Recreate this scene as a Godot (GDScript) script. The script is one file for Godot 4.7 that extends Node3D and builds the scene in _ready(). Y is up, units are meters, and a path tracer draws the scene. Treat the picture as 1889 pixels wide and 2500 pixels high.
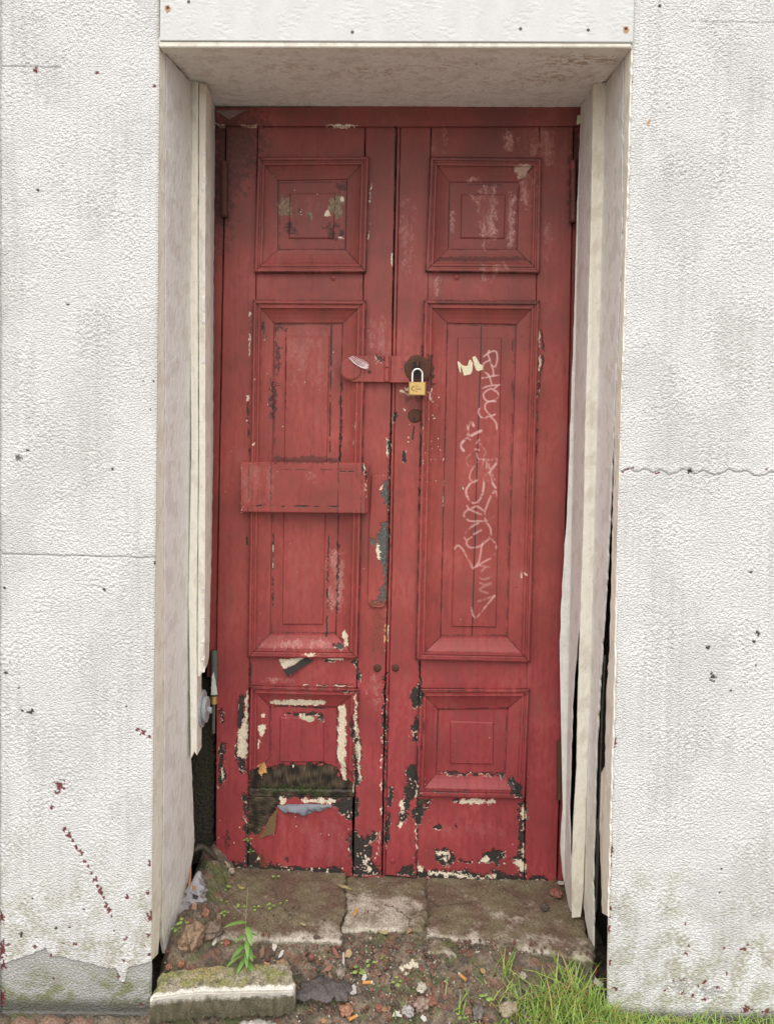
extends Node3D
# Old red double door in a white rendered wall. All sizes in metres; the wall face is z = 0, the doors stand at z = ZD.
# F, CX, CY: lens in pixels of the 1889 x 2500 survey drawing; P() puts a surveyed point on a plane of constant z.
const F := 1876.6
const CX := 944.5
const CY := 1079.6
const ZD := -0.36
const ZS := -0.186
const DX0 := -0.50
const DW := 1.05
const DY1 := 2.24
const DH := 2.20
const TW := 1024
const TH := 2048
var eye := Vector3(0, 1.354, 1.75)
var bas := Basis()
var nz := FastNoiseLite.new()
var rng := RandomNumberGenerator.new()
var V := PackedVector3Array()
var N := PackedVector3Array()
var U := PackedVector2Array()
var C := PackedColorArray()
var tint := Color(1, 1, 1)
var tint_at := []
var sites := []
var used := {}
var M := {}
var col := PackedFloat32Array()
var hgt := PackedFloat32Array()

func ray(x: float, y: float) -> Vector3:
	return bas * Vector3((x - CX) / F, -(y - CY) / F, -1.0)
func P(x: float, y: float, z := 0.0) -> Vector3:
	var d := ray(x, y)
	return eye + d * ((z - eye.z) / d.z)
func PP(x: float, y: float, pl: Plane) -> Vector3:
	var d := ray(x, y)
	return eye + d * ((pl.d - pl.normal.dot(eye)) / pl.normal.dot(d))
func G(x: float, y: float, h: float) -> Vector3:
	var d := ray(x, y)
	return eye + d * ((h - eye.y) / d.y)
func ground_h(x: float, z: float) -> float:
	var inside := 1.0 - smoothstep(0.50, 0.56, absf(x))
	var y := -0.042
	var slope := clampf(0.056 - (z + 0.095) / 0.155 * 0.098, -0.042, 0.056)
	y = lerpf(y, slope, inside)
	# rubble heaped in the left corner behind the lining
	var hx := (x + 0.462) / 0.055
	y += 0.055 * exp(-hx * hx) * smoothstep(0.0, -0.12, z) * inside
	y += 0.03 * exp(-hx * hx) * smoothstep(-0.2, -0.32, z) * inside
	y += 0.014 * exp(-pow((x - 0.05) / 0.2, 2.0)) * exp(-pow((z + 0.01) / 0.05, 2.0))
	return y
func on_ground(x: float, y: float) -> Vector3:
	var h := 0.02
	var p := Vector3()
	for i in 14:
		p = G(x, y, h)
		h = lerpf(h, ground_h(p.x, p.z), 0.6)
	return p
func nv(x: float, y: float, f := 1.0, o := 0.0) -> float:
	return nz.get_noise_2d(x * f + o, y * f + o * 1.7)

# ---------- mesh collecting ----------
func door_uv(p: Vector3) -> Vector2:
	return Vector2(clampf((p.x - DX0) / DW, -4.0, 4.0), clampf((DY1 - p.y) / DH, -4.0, 4.0))
func tri(a: Vector3, b: Vector3, c: Vector3, hint: Vector3) -> void:
	var n := (b - a).cross(c - a)
	if n.length_squared() < 1e-20:
		return
	n = n.normalized()
	if n.dot(hint) > 0.0:
		var t := b
		b = c
		c = t
	else:
		n = -n
	for p in [a, b, c]:
		V.append(p)
		N.append(n)
		U.append(door_uv(p))
		C.append(tint_at[0].call(p) if tint_at.size() else tint)
func quad(a: Vector3, b: Vector3, c: Vector3, d: Vector3, hint: Vector3) -> void:
	tri(a, b, c, hint)
	tri(a, c, d, hint)
func numbered(called: String) -> String:
	var k: int = used.get(called, 0)
	used[called] = k + 1
	return called if k == 0 else "%s_%03d" % [called, k]
func put(called: String, mat: Material, parent: Node = null) -> MeshInstance3D:
	var arr := []
	arr.resize(Mesh.ARRAY_MAX)
	arr[Mesh.ARRAY_VERTEX] = V
	arr[Mesh.ARRAY_NORMAL] = N
	arr[Mesh.ARRAY_TEX_UV] = U
	arr[Mesh.ARRAY_COLOR] = C
	var m := ArrayMesh.new()
	m.add_surface_from_arrays(Mesh.PRIMITIVE_TRIANGLES, arr)
	V = PackedVector3Array()
	N = PackedVector3Array()
	U = PackedVector2Array()
	C = PackedColorArray()
	var o := MeshInstance3D.new()
	o.mesh = m
	o.material_override = mat
	if parent:
		var n := 0
		for ch in parent.get_children():
			if String(ch.name) == called or String(ch.name).begins_with(called + "_0") or String(ch.name).begins_with(called + "_1"):
				n += 1
		o.name = called if n == 0 else "%s_%03d" % [called, n]
		parent.add_child(o, true)
	else:
		o.name = numbered(called)
		add_child(o, true)
	return o
func thing(called: String, label: String, category: String, group := "") -> Node3D:
	var o := Node3D.new()
	o.name = numbered(called)
	add_child(o, true)
	return tag(o, label, category, group)
func tag(o: Node3D, label: String, category: String, group := "") -> Node3D:
	o.set_meta("label", label)
	o.set_meta("category", category)
	if group:
		o.set_meta("group", group)
	return o
func kind(o: Node3D, k: String) -> Node3D:
	o.set_meta("kind", k)
	return o

func pts(flat: Array, dx := 0.0, dy := 0.0, s := 1.0) -> PackedVector2Array:
	var r := PackedVector2Array()
	for i in range(0, flat.size(), 2):
		r.append(Vector2(dx + flat[i] / s, dy + flat[i + 1] / s))
	return r
func rough(poly: PackedVector2Array, amp: float, step: float, seed_: float, closed := true) -> PackedVector2Array:
	var r := PackedVector2Array()
	var n := poly.size()
	for i in (n if closed else n - 1):
		var a := poly[i]
		var b := poly[(i + 1) % n]
		var k := maxi(1, int(a.distance_to(b) / step))
		for j in k:
			var p := a.lerp(b, float(j) / k)
			var q := Vector2(nv(p.x, p.y, 0.17, seed_), nv(p.x, p.y, 0.17, seed_ + 50.0)) * amp
			q += Vector2(nv(p.x, p.y, 0.9, seed_), nv(p.x, p.y, 0.9, seed_ + 50.0)) * amp * 0.5
			r.append(p + q)
	if not closed:
		r.append(poly[n - 1])
	return r
func inset2(poly: PackedVector2Array, d: float) -> PackedVector2Array:
	var n := poly.size()
	var area := 0.0
	for i in n:
		area += poly[i].cross(poly[(i + 1) % n])
	var s := signf(area)
	var r := PackedVector2Array()
	for i in n:
		var e0 := (poly[i] - poly[(i + n - 1) % n]).normalized()
		var e1 := (poly[(i + 1) % n] - poly[i]).normalized()
		var n0 := Vector2(-e0.y, e0.x) * s
		var n1 := Vector2(-e1.y, e1.x) * s
		var m := n0 + n1
		m = m.normalized() if m.length() > 0.01 else n0
		r.append(poly[i] + m * d / maxf(0.5, m.dot(n0)))
	return r
# a plate: front outline v (any plane, gently bent allowed), thickness along ext, chamfered front edge
func plate(v: PackedVector3Array, ext: Vector3, bevel := 0.001) -> void:
	var n := -ext.normalized()
	var u := (Vector3.UP if absf(n.y) < 0.9 else Vector3.RIGHT).cross(n).normalized()
	var w := n.cross(u)
	var f2 := PackedVector2Array()
	for p in v:
		f2.append(Vector2(p.dot(u), p.dot(w)))
	var i2 := inset2(f2, bevel)
	var idx := Geometry2D.triangulate_polygon(i2)
	if idx.is_empty():
		i2 = f2
		idx = Geometry2D.triangulate_polygon(i2)
	var fr := PackedVector3Array()
	var side := PackedVector3Array()
	for i in v.size():
		fr.append(v[i] + u * (i2[i].x - f2[i].x) + w * (i2[i].y - f2[i].y))
		side.append(v[i] + ext.normalized() * bevel)
	for i in range(0, idx.size(), 3):
		tri(fr[idx[i]], fr[idx[i + 1]], fr[idx[i + 2]], n)
	var c := Vector2()
	var area := 0.0
	for i in v.size():
		area += f2[i].cross(f2[(i + 1) % v.size()])
	for i in v.size():
		var j := (i + 1) % v.size()
		var e := f2[j] - f2[i]
		var o2 := Vector2(e.y, -e.x) * signf(area)
		var o := (u * o2.x + w * o2.y).normalized()
		quad(fr[i], fr[j], side[j], side[i], (o + n).normalized())
		quad(side[i], side[j], v[j] + ext, v[i] + ext, o)
func flat_plate(poly: PackedVector2Array, z: float, thick: float, bevel := 0.001) -> void:
	var v := PackedVector3Array()
	for p in poly:
		v.append(P(p.x, p.y, z))
	plate(v, Vector3(0, 0, -thick), bevel)
func plane_plate(poly: PackedVector2Array, pl: Plane, ext: Vector3, bevel := 0.001, zmin := -9.0, zmax := 9.0) -> void:
	var v := PackedVector3Array()
	for p in poly:
		var q := PP(p.x, p.y, pl)
		if q.z < zmin or q.z > zmax:
			q = P(p.x, p.y, clampf(q.z, zmin, zmax))
		v.append(q)
	plate(v, ext, bevel)
func box(lo: Vector3, hi: Vector3, b := 0.001) -> void:
	plate(PackedVector3Array([Vector3(lo.x, lo.y, hi.z), Vector3(hi.x, lo.y, hi.z), Vector3(hi.x, hi.y, hi.z), Vector3(lo.x, hi.y, hi.z)]), Vector3(0, 0, lo.z - hi.z), b)
	quad(Vector3(lo.x, lo.y, lo.z), Vector3(hi.x, lo.y, lo.z), Vector3(hi.x, hi.y, lo.z), Vector3(lo.x, hi.y, lo.z), Vector3(0, 0, -1))
# a smooth surface through rows of points; hint: a function of the point that gives the outward side
func surf(rows: Array, wrap: bool, hint: Callable, cols: Array = []) -> void:
	var nr := rows.size()
	var nc: int = rows[0].size()
	var nor := []
	for r in nr:
		var line := PackedVector3Array()
		for c in nc:
			var a: Vector3 = rows[maxi(r - 1, 0)][c]
			var b: Vector3 = rows[mini(r + 1, nr - 1)][c]
			var d: Vector3 = rows[r][(c + nc - 1) % nc if wrap else maxi(c - 1, 0)]
			var e: Vector3 = rows[r][(c + 1) % nc if wrap else mini(c + 1, nc - 1)]
			var n := (b - a).cross(e - d)
			var h: Vector3 = hint.call(rows[r][c], r)
			if n.length_squared() < 1e-18:
				n = h
			n = n.normalized()
			line.append(n if n.dot(h) >= 0.0 else -n)
		nor.append(line)
	for r in nr - 1:
		for c in (nc if wrap else nc - 1):
			var c2 := (c + 1) % nc
			var q := [[r, c], [r, c2], [r + 1, c2], [r + 1, c]]
			for t in [[0, 1, 2], [0, 2, 3]]:
				var i: Array = q[t[0]]
				var j: Array = q[t[1]]
				var k: Array = q[t[2]]
				var a: Vector3 = rows[i[0]][i[1]]
				var b: Vector3 = rows[j[0]][j[1]]
				var d: Vector3 = rows[k[0]][k[1]]
				var n := (b - a).cross(d - a)
				if n.length_squared() < 1e-20:
					continue
				var order := [i, j, k]
				if n.dot(nor[i[0]][i[1]] + nor[j[0]][j[1]] + nor[k[0]][k[1]]) > 0.0:
					order = [i, k, j]
				for o in order:
					V.append(rows[o[0]][o[1]])
					N.append(nor[o[0]][o[1]])
					U.append(door_uv(rows[o[0]][o[1]]))
					C.append(cols[o[0]][o[1]] if cols.size() else tint)
func tube(path: Array, radii: Array, sides := 8, cap := true) -> void:
	var rows := []
	var mids := []
	var up := Vector3(0.31, 0.9, 0.3).normalized()
	for i in path.size():
		var a: Vector3 = path[maxi(i - 1, 0)]
		var b: Vector3 = path[mini(i + 1, path.size() - 1)]
		var t := (b - a).normalized()
		var s := t.cross(up)
		s = s.normalized() if s.length() > 0.05 else t.cross(Vector3.RIGHT).normalized()
		var w := s.cross(t).normalized()
		var r: float = radii[mini(i, radii.size() - 1)]
		var line := PackedVector3Array()
		for k in sides:
			var an := TAU * k / sides
			line.append(path[i] + (s * cos(an) + w * sin(an)) * r)
		rows.append(line)
		mids.append(path[i])
	surf(rows, true, func(p, r): return p - mids[r])
	if cap:
		for e in [0, path.size() - 1]:
			var out: Vector3 = (path[0] - path[1]) if e == 0 else (path[e] - path[e - 1])
			for k in sides:
				tri(path[e], rows[e][k], rows[e][(k + 1) % sides], out)
# a disc or turned shape whose axis points along +z: profile of [radius, z]
func turned(c: Vector3, profile: Array, sides := 28) -> void:
	var flat := []
	for i in profile.size() - 1:
		var rows := []
		for e in [profile[i], profile[i + 1]]:
			var line := PackedVector3Array()
			for k in sides:
				var an := TAU * k / sides
				line.append(c + Vector3(cos(an) * e[0], sin(an) * e[0], e[1]))
			rows.append(line)
		var dr: float = profile[i + 1][0] - profile[i][0]
		var dz: float = profile[i + 1][1] - profile[i][1]
		var facing := Vector2(dz, -dr)
		if facing.y < 0.0 or (absf(dr) < 1e-6 and facing.x < 0.0):
			facing = -facing
		surf(rows, true, func(p, r): return (Vector3(p.x - c.x, p.y - c.y, 0).normalized() * facing.x + Vector3(0, 0, facing.y)) if absf(facing.x) + absf(facing.y) > 1e-9 else Vector3(0, 0, 1))
func blob(c: Vector3, r: Vector3, rough_: float, seed_: float, yaw := 0.0, rings := 10, sides := 14, freq := 1.6) -> void:
	var rows := []
	var rot := Basis(Vector3.UP, yaw)
	for i in rings + 1:
		var th := PI * i / rings
		var line := PackedVector3Array()
		for k in sides:
			var ph := TAU * k / sides
			var d := Vector3(sin(th) * cos(ph), cos(th), sin(th) * sin(ph))
			var n := nz.get_noise_3d(d.x * freq + seed_, d.y * freq - seed_, d.z * freq + 2.0 * seed_)
			n += 0.28 * nz.get_noise_3d(d.x * freq * 2.7 + seed_, d.y * freq * 2.7, d.z * freq * 2.7) + 0.12 * nz.get_noise_3d(d.x * freq * 6.5, d.y * freq * 6.5 + seed_, d.z * freq * 6.5)
			line.append(c + rot * (d * r * (1.0 + rough_ * n)))
		rows.append(line)
	surf(rows, true, func(p, _r): return p - c)
func ribbon(path: Array, widths: Array, side: Vector3, fold := 0.0) -> void:
	var rows := []
	for i in path.size():
		var a: Vector3 = path[maxi(i - 1, 0)]
		var b: Vector3 = path[mini(i + 1, path.size() - 1)]
		var t := (b - a).normalized()
		var n := t.cross(side).normalized()
		var w: float = widths[i]
		var s := side.normalized()
		rows.append(PackedVector3Array([path[i] - s * w + n * fold * w, path[i], path[i] + s * w + n * fold * w]))
	surf(rows, false, func(_p, _r): return Vector3(0, 0.6, 0.8))

# ---------- the doors' old paint, computed in door coordinates ----------
const PAINT := {"b": [Color(0.20, 0.185, 0.175), 0.25], "w": [Color(0.235, 0.20, 0.16), 0.1], "c": [Color(0.84, 0.79, 0.70), 0.55], "g": [Color(0.33, 0.33, 0.32), 0.3], "m": [Color(0.20, 0.24, 0.11), 0.35], "t": [Color(0.50, 0.45, 0.36), 0.5], "p": [Color(0.67, 0.49, 0.46), 1.0], "q": [Color(0.83, 0.68, 0.66), 1.0], "o": [Color(0.80, 0.60, 0.38), 0.5], "r": [Color(0.42, 0.25, 0.19), 0.6], "d": [Color(0.27, 0.17, 0.16), 1.0]}
func T(x: float, y: float) -> Vector2:
	var u := door_uv(P(x, y, ZD + 0.004))
	return Vector2(u.x * TW, u.y * TH)
func dab(i: int, c: Color, a: float, h: float) -> void:
	var k := i * 3
	col[k] = lerpf(col[k], c.r, a)
	col[k + 1] = lerpf(col[k + 1], c.g, a)
	col[k + 2] = lerpf(col[k + 2], c.b, a)
	hgt[i] = lerpf(hgt[i], h, a)
func patch(code: String, ox: float, oy: float, s: float, flat: Array, rag := 4.0, alpha := 1.0) -> void:
	var poly := PackedVector2Array()
	var lo := Vector2(9999, 9999)
	var hi := Vector2(-9999, -9999)
	for i in range(0, flat.size(), 2):
		var p := T(ox + flat[i] / s, oy + flat[i + 1] / s)
		poly.append(p)
		lo = lo.min(p)
		hi = hi.max(p)
	var base: Color = PAINT[code][0]
	var h: float = PAINT[code][1]
	var so := lo.x * 0.37 + lo.y
	if code in ["b", "w", "c"] and lo.y > 1250.0 and hi.y - lo.y > 12.0:
		for i in poly.size():
			var q0 := poly[i]
			var q1 := poly[(i + 1) % poly.size()]
			for k in int(q0.distance_to(q1) / 16.0):
				sites.append([q0.lerp(q1, rng.randf()), (q1 - q0).normalized()])
	for y in range(maxi(0, int(lo.y - rag)), mini(TH, int(hi.y + rag) + 1)):
		for x in range(maxi(0, int(lo.x - rag)), mini(TW, int(hi.x + rag) + 1)):
			var q := Vector2(x + rag * (nv(x, y, 0.05, so) + 0.8 * nv(x, y, 0.21, so)), y + rag * (nv(x, y, 0.05, so + 90.0) + 0.8 * nv(x, y, 0.21, so + 90.0)))
			if Geometry2D.is_point_in_polygon(q, poly):
				var v := 1.0 + 0.22 * nv(x, y * 0.22, 0.35, so) + 0.14 * nv(x, y, 0.11, so)
				if code == "b" and nv(x, y, 0.045, so + 5.0) > -0.12 and not Geometry2D.is_point_in_polygon(q + Vector2(2.2 * nv(x, y, 0.04, so), 2.0), poly):
					dab(y * TW + x, PAINT["c"][0], 0.85, 0.6)
					continue
				if code == "c":
					v = 1.0 + 0.35 * (v - 1.0)
				if code == "w":
					h = 0.10 + 0.12 * nv(x, y * 0.1, 0.4, so)
					var across := y > 1792
					v = 0.95 + (0.55 * nv(x * 0.10, y, 0.45, so) if across else 0.6 * nv(x, y * 0.06, 0.5, so)) + 0.5 * nv(x, y, 0.03, so)
				var a := alpha
				if code == "p":
					a *= clampf(0.62 + 0.9 * nv(x, y * 0.25, 0.035, so) + 0.35 * nv(x, y * 0.4, 0.12, so), 0.0, 1.0)
				elif code == "b":
					if nv(x, y, 0.10, so + 33.0) + 0.7 * nv(x, y, 0.022, so + 11.0) > 0.86:
						dab(y * TW + x, PAINT["c"][0], 0.75, 0.5)
						continue
				dab(y * TW + x, Color(base.r * v, base.g * v, base.b * v), a, h)
func line2(code: String, ox: float, oy: float, s: float, flat: Array, width := 1.5, alpha := 1.0, broken := 0.0, smooth := false, wob := 0.0) -> void:
	var p := PackedVector2Array()
	for i in range(0, flat.size(), 2):
		p.append(T(ox + flat[i] / s, oy + flat[i + 1] / s))
	if smooth:
		var q := PackedVector2Array()
		for i in p.size() - 1:
			for k in 6:
				q.append(p[i].cubic_interpolate(p[i + 1], p[maxi(i - 1, 0)], p[mini(i + 2, p.size() - 1)], k / 6.0))
		q.append(p[p.size() - 1])
		p = q
	var base: Color = PAINT[code][0]
	var h: float = PAINT[code][1]
	var hit := {}
	var w := width * 0.5 + 1.0
	for i in p.size() - 1:
		var lo := p[i].min(p[i + 1]) - Vector2(w + wob, w + wob)
		var hi := p[i].max(p[i + 1]) + Vector2(w + wob, w + wob)
		for y in range(maxi(0, int(lo.y)), mini(TH, int(hi.y) + 2)):
			for x in range(maxi(0, int(lo.x)), mini(TW, int(hi.x) + 2)):
				var q := Vector2(x, y)
				if wob > 0.0:
					q += Vector2(nv(x, y, 0.06, width), nv(x, y, 0.06, 40.0)) * wob
				var d := q.distance_to(Geometry2D.get_closest_point_to_segment(q, p[i], p[i + 1]))
				var a := clampf(w - d, 0.0, 1.0) * alpha
				if a <= 0.0:
					continue
				if broken > 0.0:
					a *= clampf((0.8 * nv(x, y, 0.021, 7.0) + 0.5 * nv(x, y, 0.08, 3.0) + 0.3 * nv(x, y, 0.3, 3.0) + 0.75 - broken) * 2.2, 0.0, 1.0)
				var k := y * TW + x
				if a > hit.get(k, 0.0):
					hit[k] = a
	for k in hit:
		dab(k, base, hit[k], h if not code in ["p", "d", "q"] else hgt[k])
func specks(code: String, x0: float, y0: float, x1: float, y1: float, n: int, r0: float, r1: float, alpha := 1.0) -> void:
	for k in n:
		var c := T(rng.randf_range(x0, x1), rng.randf_range(y0, y1))
		var r := rng.randf_range(r0, r1)
		var sx := rng.randf_range(0.6, 1.1)
		for y in range(maxi(0, int(c.y - r * 2)), mini(TH, int(c.y + r * 2) + 1)):
			for x in range(maxi(0, int(c.x - r * 2)), mini(TW, int(c.x + r * 2) + 1)):
				var d := Vector2((x - c.x) / sx, y - c.y).length() / r + 0.5 * nv(x, y, 0.3, k)
				if d < 1.0:
					dab(y * TW + x, PAINT[code][0], alpha * clampf((1.0 - d) * 3.0, 0.0, 1.0), PAINT[code][1])

func paint_doors() -> void:
	col.resize(TW * TH * 3)
	hgt.resize(TW * TH)
	var fb := FastNoiseLite.new()
	fb.noise_type = FastNoiseLite.TYPE_SIMPLEX_SMOOTH
	fb.fractal_octaves = 5
	fb.fractal_gain = 0.55
	fb.seed = 8
	fb.frequency = 0.007
	var blotch := fb.get_image(512, 1024).get_data()
	fb.seed = 19
	fb.frequency = 0.045
	var grain := fb.get_image(TW, TH / 16).get_data()
	fb.seed = 33
	fb.frequency = 0.06
	var streak := fb.get_image(TW, TH / 2).get_data()
	fb.seed = 51
	fb.frequency = 0.010
	var dirt := fb.get_image(512, 1024).get_data()
	var k := 0
	for y in TH:
		var t := float(y) / TH
		var low := smoothstep(0.55, 0.85, t)
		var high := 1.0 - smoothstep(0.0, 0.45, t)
		var r0 := (y >> 1) * 512
		var r1 := (y >> 4) * TW
		var r2 := (y >> 1) * TW
		var gw := (y & 15) / 16.0
		var r1b := mini((y >> 4) + 1, TH / 16 - 1) * TW
		for x in TW:
			var b := blotch[r0 + (x >> 1)] / 255.0 - 0.5
			var g := lerpf(grain[r1 + x], grain[r1b + x], gw) / 255.0 - 0.5
			var s := streak[r2 + x] / 255.0 - 0.5
			var grime_shade := clampf((dirt[r0 + (x >> 1)] / 255.0 - 0.5) * 1.3 + g * 1.6 + s * 1.0 + 0.6 * high, 0.0, 1.0)  # dirt, thickened toward the top to paint in shade below the lintel
			var f := 1.0 + 0.16 * b + 0.18 * g + 0.16 * s
			# upper coat browned by grime and painted-in lintel shade, lower third a cooler crimson
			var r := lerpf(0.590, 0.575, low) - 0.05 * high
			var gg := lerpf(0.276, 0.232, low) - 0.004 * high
			var bb := lerpf(0.252, 0.243, low)
			var chalk := clampf(b * 1.5 + s * 0.9 + g * 0.8 - 0.20, 0.0, 0.5)
			r = lerpf(r * f, 0.33, grime_shade * 0.42)
			gg = lerpf(gg * f, 0.21, grime_shade * 0.42)
			bb = lerpf(bb * f, 0.19, grime_shade * 0.42)
			col[k * 3] = lerpf(r, 0.62, chalk * 0.55)
			col[k * 3 + 1] = lerpf(gg, 0.39, chalk * 0.55)
			col[k * 3 + 2] = lerpf(bb, 0.36, chalk * 0.55)
			hgt[k] = 0.86 + 0.16 * g + 0.05 * b + 0.10 * s
			k += 1
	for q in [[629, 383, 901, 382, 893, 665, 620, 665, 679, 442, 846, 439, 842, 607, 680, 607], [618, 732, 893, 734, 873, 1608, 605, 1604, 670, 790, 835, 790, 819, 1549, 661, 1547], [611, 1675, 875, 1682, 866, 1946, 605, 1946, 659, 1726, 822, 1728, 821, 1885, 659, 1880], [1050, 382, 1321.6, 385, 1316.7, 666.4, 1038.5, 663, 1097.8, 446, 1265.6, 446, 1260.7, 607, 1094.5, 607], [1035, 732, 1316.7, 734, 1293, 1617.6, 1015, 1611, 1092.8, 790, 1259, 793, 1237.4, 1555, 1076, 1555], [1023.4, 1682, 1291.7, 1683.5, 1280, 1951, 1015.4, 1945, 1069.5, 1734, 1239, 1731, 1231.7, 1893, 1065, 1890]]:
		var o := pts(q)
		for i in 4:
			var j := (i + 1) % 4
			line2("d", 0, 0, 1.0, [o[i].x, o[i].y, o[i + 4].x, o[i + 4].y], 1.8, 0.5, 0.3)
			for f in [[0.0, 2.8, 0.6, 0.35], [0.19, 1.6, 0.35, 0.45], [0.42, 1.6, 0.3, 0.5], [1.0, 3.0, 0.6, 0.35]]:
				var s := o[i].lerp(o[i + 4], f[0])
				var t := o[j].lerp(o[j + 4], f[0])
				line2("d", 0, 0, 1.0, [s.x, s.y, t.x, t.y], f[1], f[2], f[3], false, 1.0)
	# soot and cobweb grime in the top left corner
	patch("d", 450, 250, 3.038, [235, 60, 560, 60, 600, 200, 560, 420, 470, 520, 430, 650, 330, 720, 300, 1100, 235, 1200], 30, 0.4)
	patch("d", 450, 250, 3.038, [235, 170, 560, 190, 470, 500, 345, 560, 300, 860, 235, 880], 40, 0.4)
	patch("d", 450, 250, 3.038, [228, 150, 330, 150, 320, 900, 228, 900], 14, 0.6)
	patch("d", 920, 250, 3.038, [1450, 190, 1500, 190, 1490, 900, 1420, 900, 1430, 430], 10, 0.6)
	patch("d", 920, 250, 3.038, [395, 400, 1210, 405, 1200, 440, 430, 430], 2, 0.5)
	patch("d", 920, 250, 3.038, [460, 1140, 1090, 1140, 1120, 1175, 440, 1180], 2, 0.55)
	patch("d", 920, 250, 3.038, [420, 1470, 1190, 1478, 1150, 1510, 440, 1500], 2, 0.5)
	# runs of chalky water
	patch("p", 920, 250, 3.038, [770, 620, 880, 620, 880, 980, 830, 1070, 790, 1060, 750, 720], 10, 0.9)
	patch("p", 920, 250, 3.038, [640, 670, 780, 680, 770, 740, 700, 700], 8, 0.8)
	patch("c", 920, 250, 3.038, [1025, 480, 1080, 470, 1135, 482, 1080, 550, 1035, 545], 7, 0.6)
	patch("p", 920, 250, 3.038, [1060, 560, 1160, 500, 1165, 620, 1125, 820, 1080, 740], 9, 0.8)
	patch("p", 920, 250, 3.038, [970, 660, 1020, 660, 1025, 1060, 975, 1060], 8, 0.9)
	patch("p", 920, 250, 3.038, [955, 200, 1045, 250, 1010, 350, 950, 350], 9, 0.8)
	patch("p", 920, 250, 3.038, [1120, 200, 1200, 190, 1190, 400, 1120, 380], 12, 0.6)
	patch("p", 920, 250, 3.038, [1210, 210, 1330, 210, 1290, 460, 1220, 440], 12, 0.6)
	patch("p", 920, 250, 3.038, [660, 560, 760, 540, 770, 580, 680, 590], 5, 0.9)
	patch("p", 920, 250, 3.038, [760, 1195, 970, 1200, 960, 1260, 870, 1280, 850, 1350, 780, 1290], 8, 0.75)
	patch("p", 920, 250, 3.038, [545, 790, 575, 790, 570, 1000, 545, 1060], 6, 0.8)
	patch("p", 920, 250, 3.038, [385, 1290, 460, 1290, 450, 1440, 390, 1420], 9, 0.7)
	patch("p", 920, 250, 3.038, [1250, 900, 1300, 890, 1280, 1170, 1255, 1170], 9, 0.5)
	patch("p", 920, 250, 3.038, [190, 700, 260, 760, 250, 1300, 190, 1200], 14, 0.45)
	patch("p", 920, 250, 3.038, [400, 190, 520, 190, 480, 380, 410, 370], 12, 0.45)
	patch("p", 450, 750, 3.038, [1380, 110, 1500, 100, 1490, 330, 1400, 320], 14, 0.5)
	patch("p", 450, 750, 3.038, [760, 220, 1080, 230, 1080, 560, 780, 540], 30, 0.3)
	patch("p", 450, 750, 3.038, [430, 1170, 660, 1170, 660, 1440, 440, 1440], 10, 0.3)
	patch("p", 450, 1300, 3.038, [1060, 130, 1180, 160, 1180, 560, 1070, 560], 16, 0.75)
	patch("p", 450, 1300, 3.038, [560, 800, 1060, 800, 1100, 850, 600, 850], 8, 0.7)
	patch("p", 450, 1800, 3.038, [850, 590, 1130, 640, 1220, 780, 1200, 930, 910, 920, 900, 760], 14, 0.22)
	patch("p", 880, 1800, 3.213, [640, 700, 1000, 660, 1140, 740, 1140, 800, 860, 750, 700, 790], 14, 0.22)
	# paper and old fixings on the top left panel
	patch("t", 450, 250, 3.038, [690, 685, 770, 690, 800, 740, 790, 830, 740, 838, 690, 830], 7, 0.75)
	patch("t", 450, 250, 3.038, [1080, 690, 1172, 690, 1170, 845, 1110, 835, 1060, 800], 7, 0.9)
	patch("c", 450, 250, 3.038, [1035, 830, 1060, 770, 1085, 835], 3)
	patch("c", 450, 250, 3.038, [1155, 690, 1178, 690, 1175, 720, 1155, 720], 2)
	patch("t", 450, 250, 3.038, [905, 805, 945, 812, 942, 880, 925, 850], 4)
	patch("b", 450, 250, 3.038, [840, 788, 872, 788, 866, 822, 850, 820], 4, 0.7)
	patch("d", 450, 250, 3.038, [760, 880, 800, 900, 830, 960, 790, 970, 750, 940], 12, 0.9)
	patch("d", 450, 250, 3.038, [1040, 910, 1120, 905, 1110, 1010, 1060, 990], 14, 0.9)
	patch("d", 450, 250, 3.038, [1145, 930, 1185, 935, 1180, 980, 1150, 975], 4, 0.9)
	patch("d", 450, 250, 3.038, [1125, 590, 1195, 595, 1190, 640, 1130, 650], 6, 0.7)
	patch("c", 450, 250, 3.038, [1130, 980, 1160, 982, 1175, 1000, 1150, 998], 2)
	specks("c", 600, 380, 900, 480, 3, 1.5, 2.5)
	# flakes along the joints
	line2("c", 450, 250, 3.038, [1385, 600, 1375, 700, 1380, 830, 1360, 1040], 3.0, 1.0, 0.85, false, 3)
	line2("c", 450, 250, 3.038, [1535, 1020, 1545, 1300, 1540, 1620], 3.0, 1.0, 0.9, false, 2)
	line2("c", 450, 250, 3.038, [240, 168, 500, 178, 800, 170], 2.2, 0.8, 0.85, false, 2)
	patch("c", 450, 250, 3.038, [1040, 172, 1200, 170, 1300, 175, 1220, 186, 1120, 182], 2)
	line2("b", 450, 250, 3.038, [1565, 180, 1540, 1670], 3.0, 0.9, 0.15)
	line2("c", 450, 750, 3.038, [485, 40, 480, 280, 478, 380], 3.4, 1.0, 0.8, false, 3)
	patch("c", 450, 750, 3.038, [460, 650, 478, 640, 478, 690, 462, 700], 2)
	patch("c", 450, 750, 3.038, [470, 780, 475, 790, 462, 850, 456, 840], 2)
	line2("b", 450, 750, 3.038, [470, 690, 466, 790, 474, 900, 484, 1130], 2.4, 0.9, 0.5, false, 2)
	patch("c", 450, 750, 3.038, [512, 1005, 530, 1003, 528, 1022, 512, 1022], 2)
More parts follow.
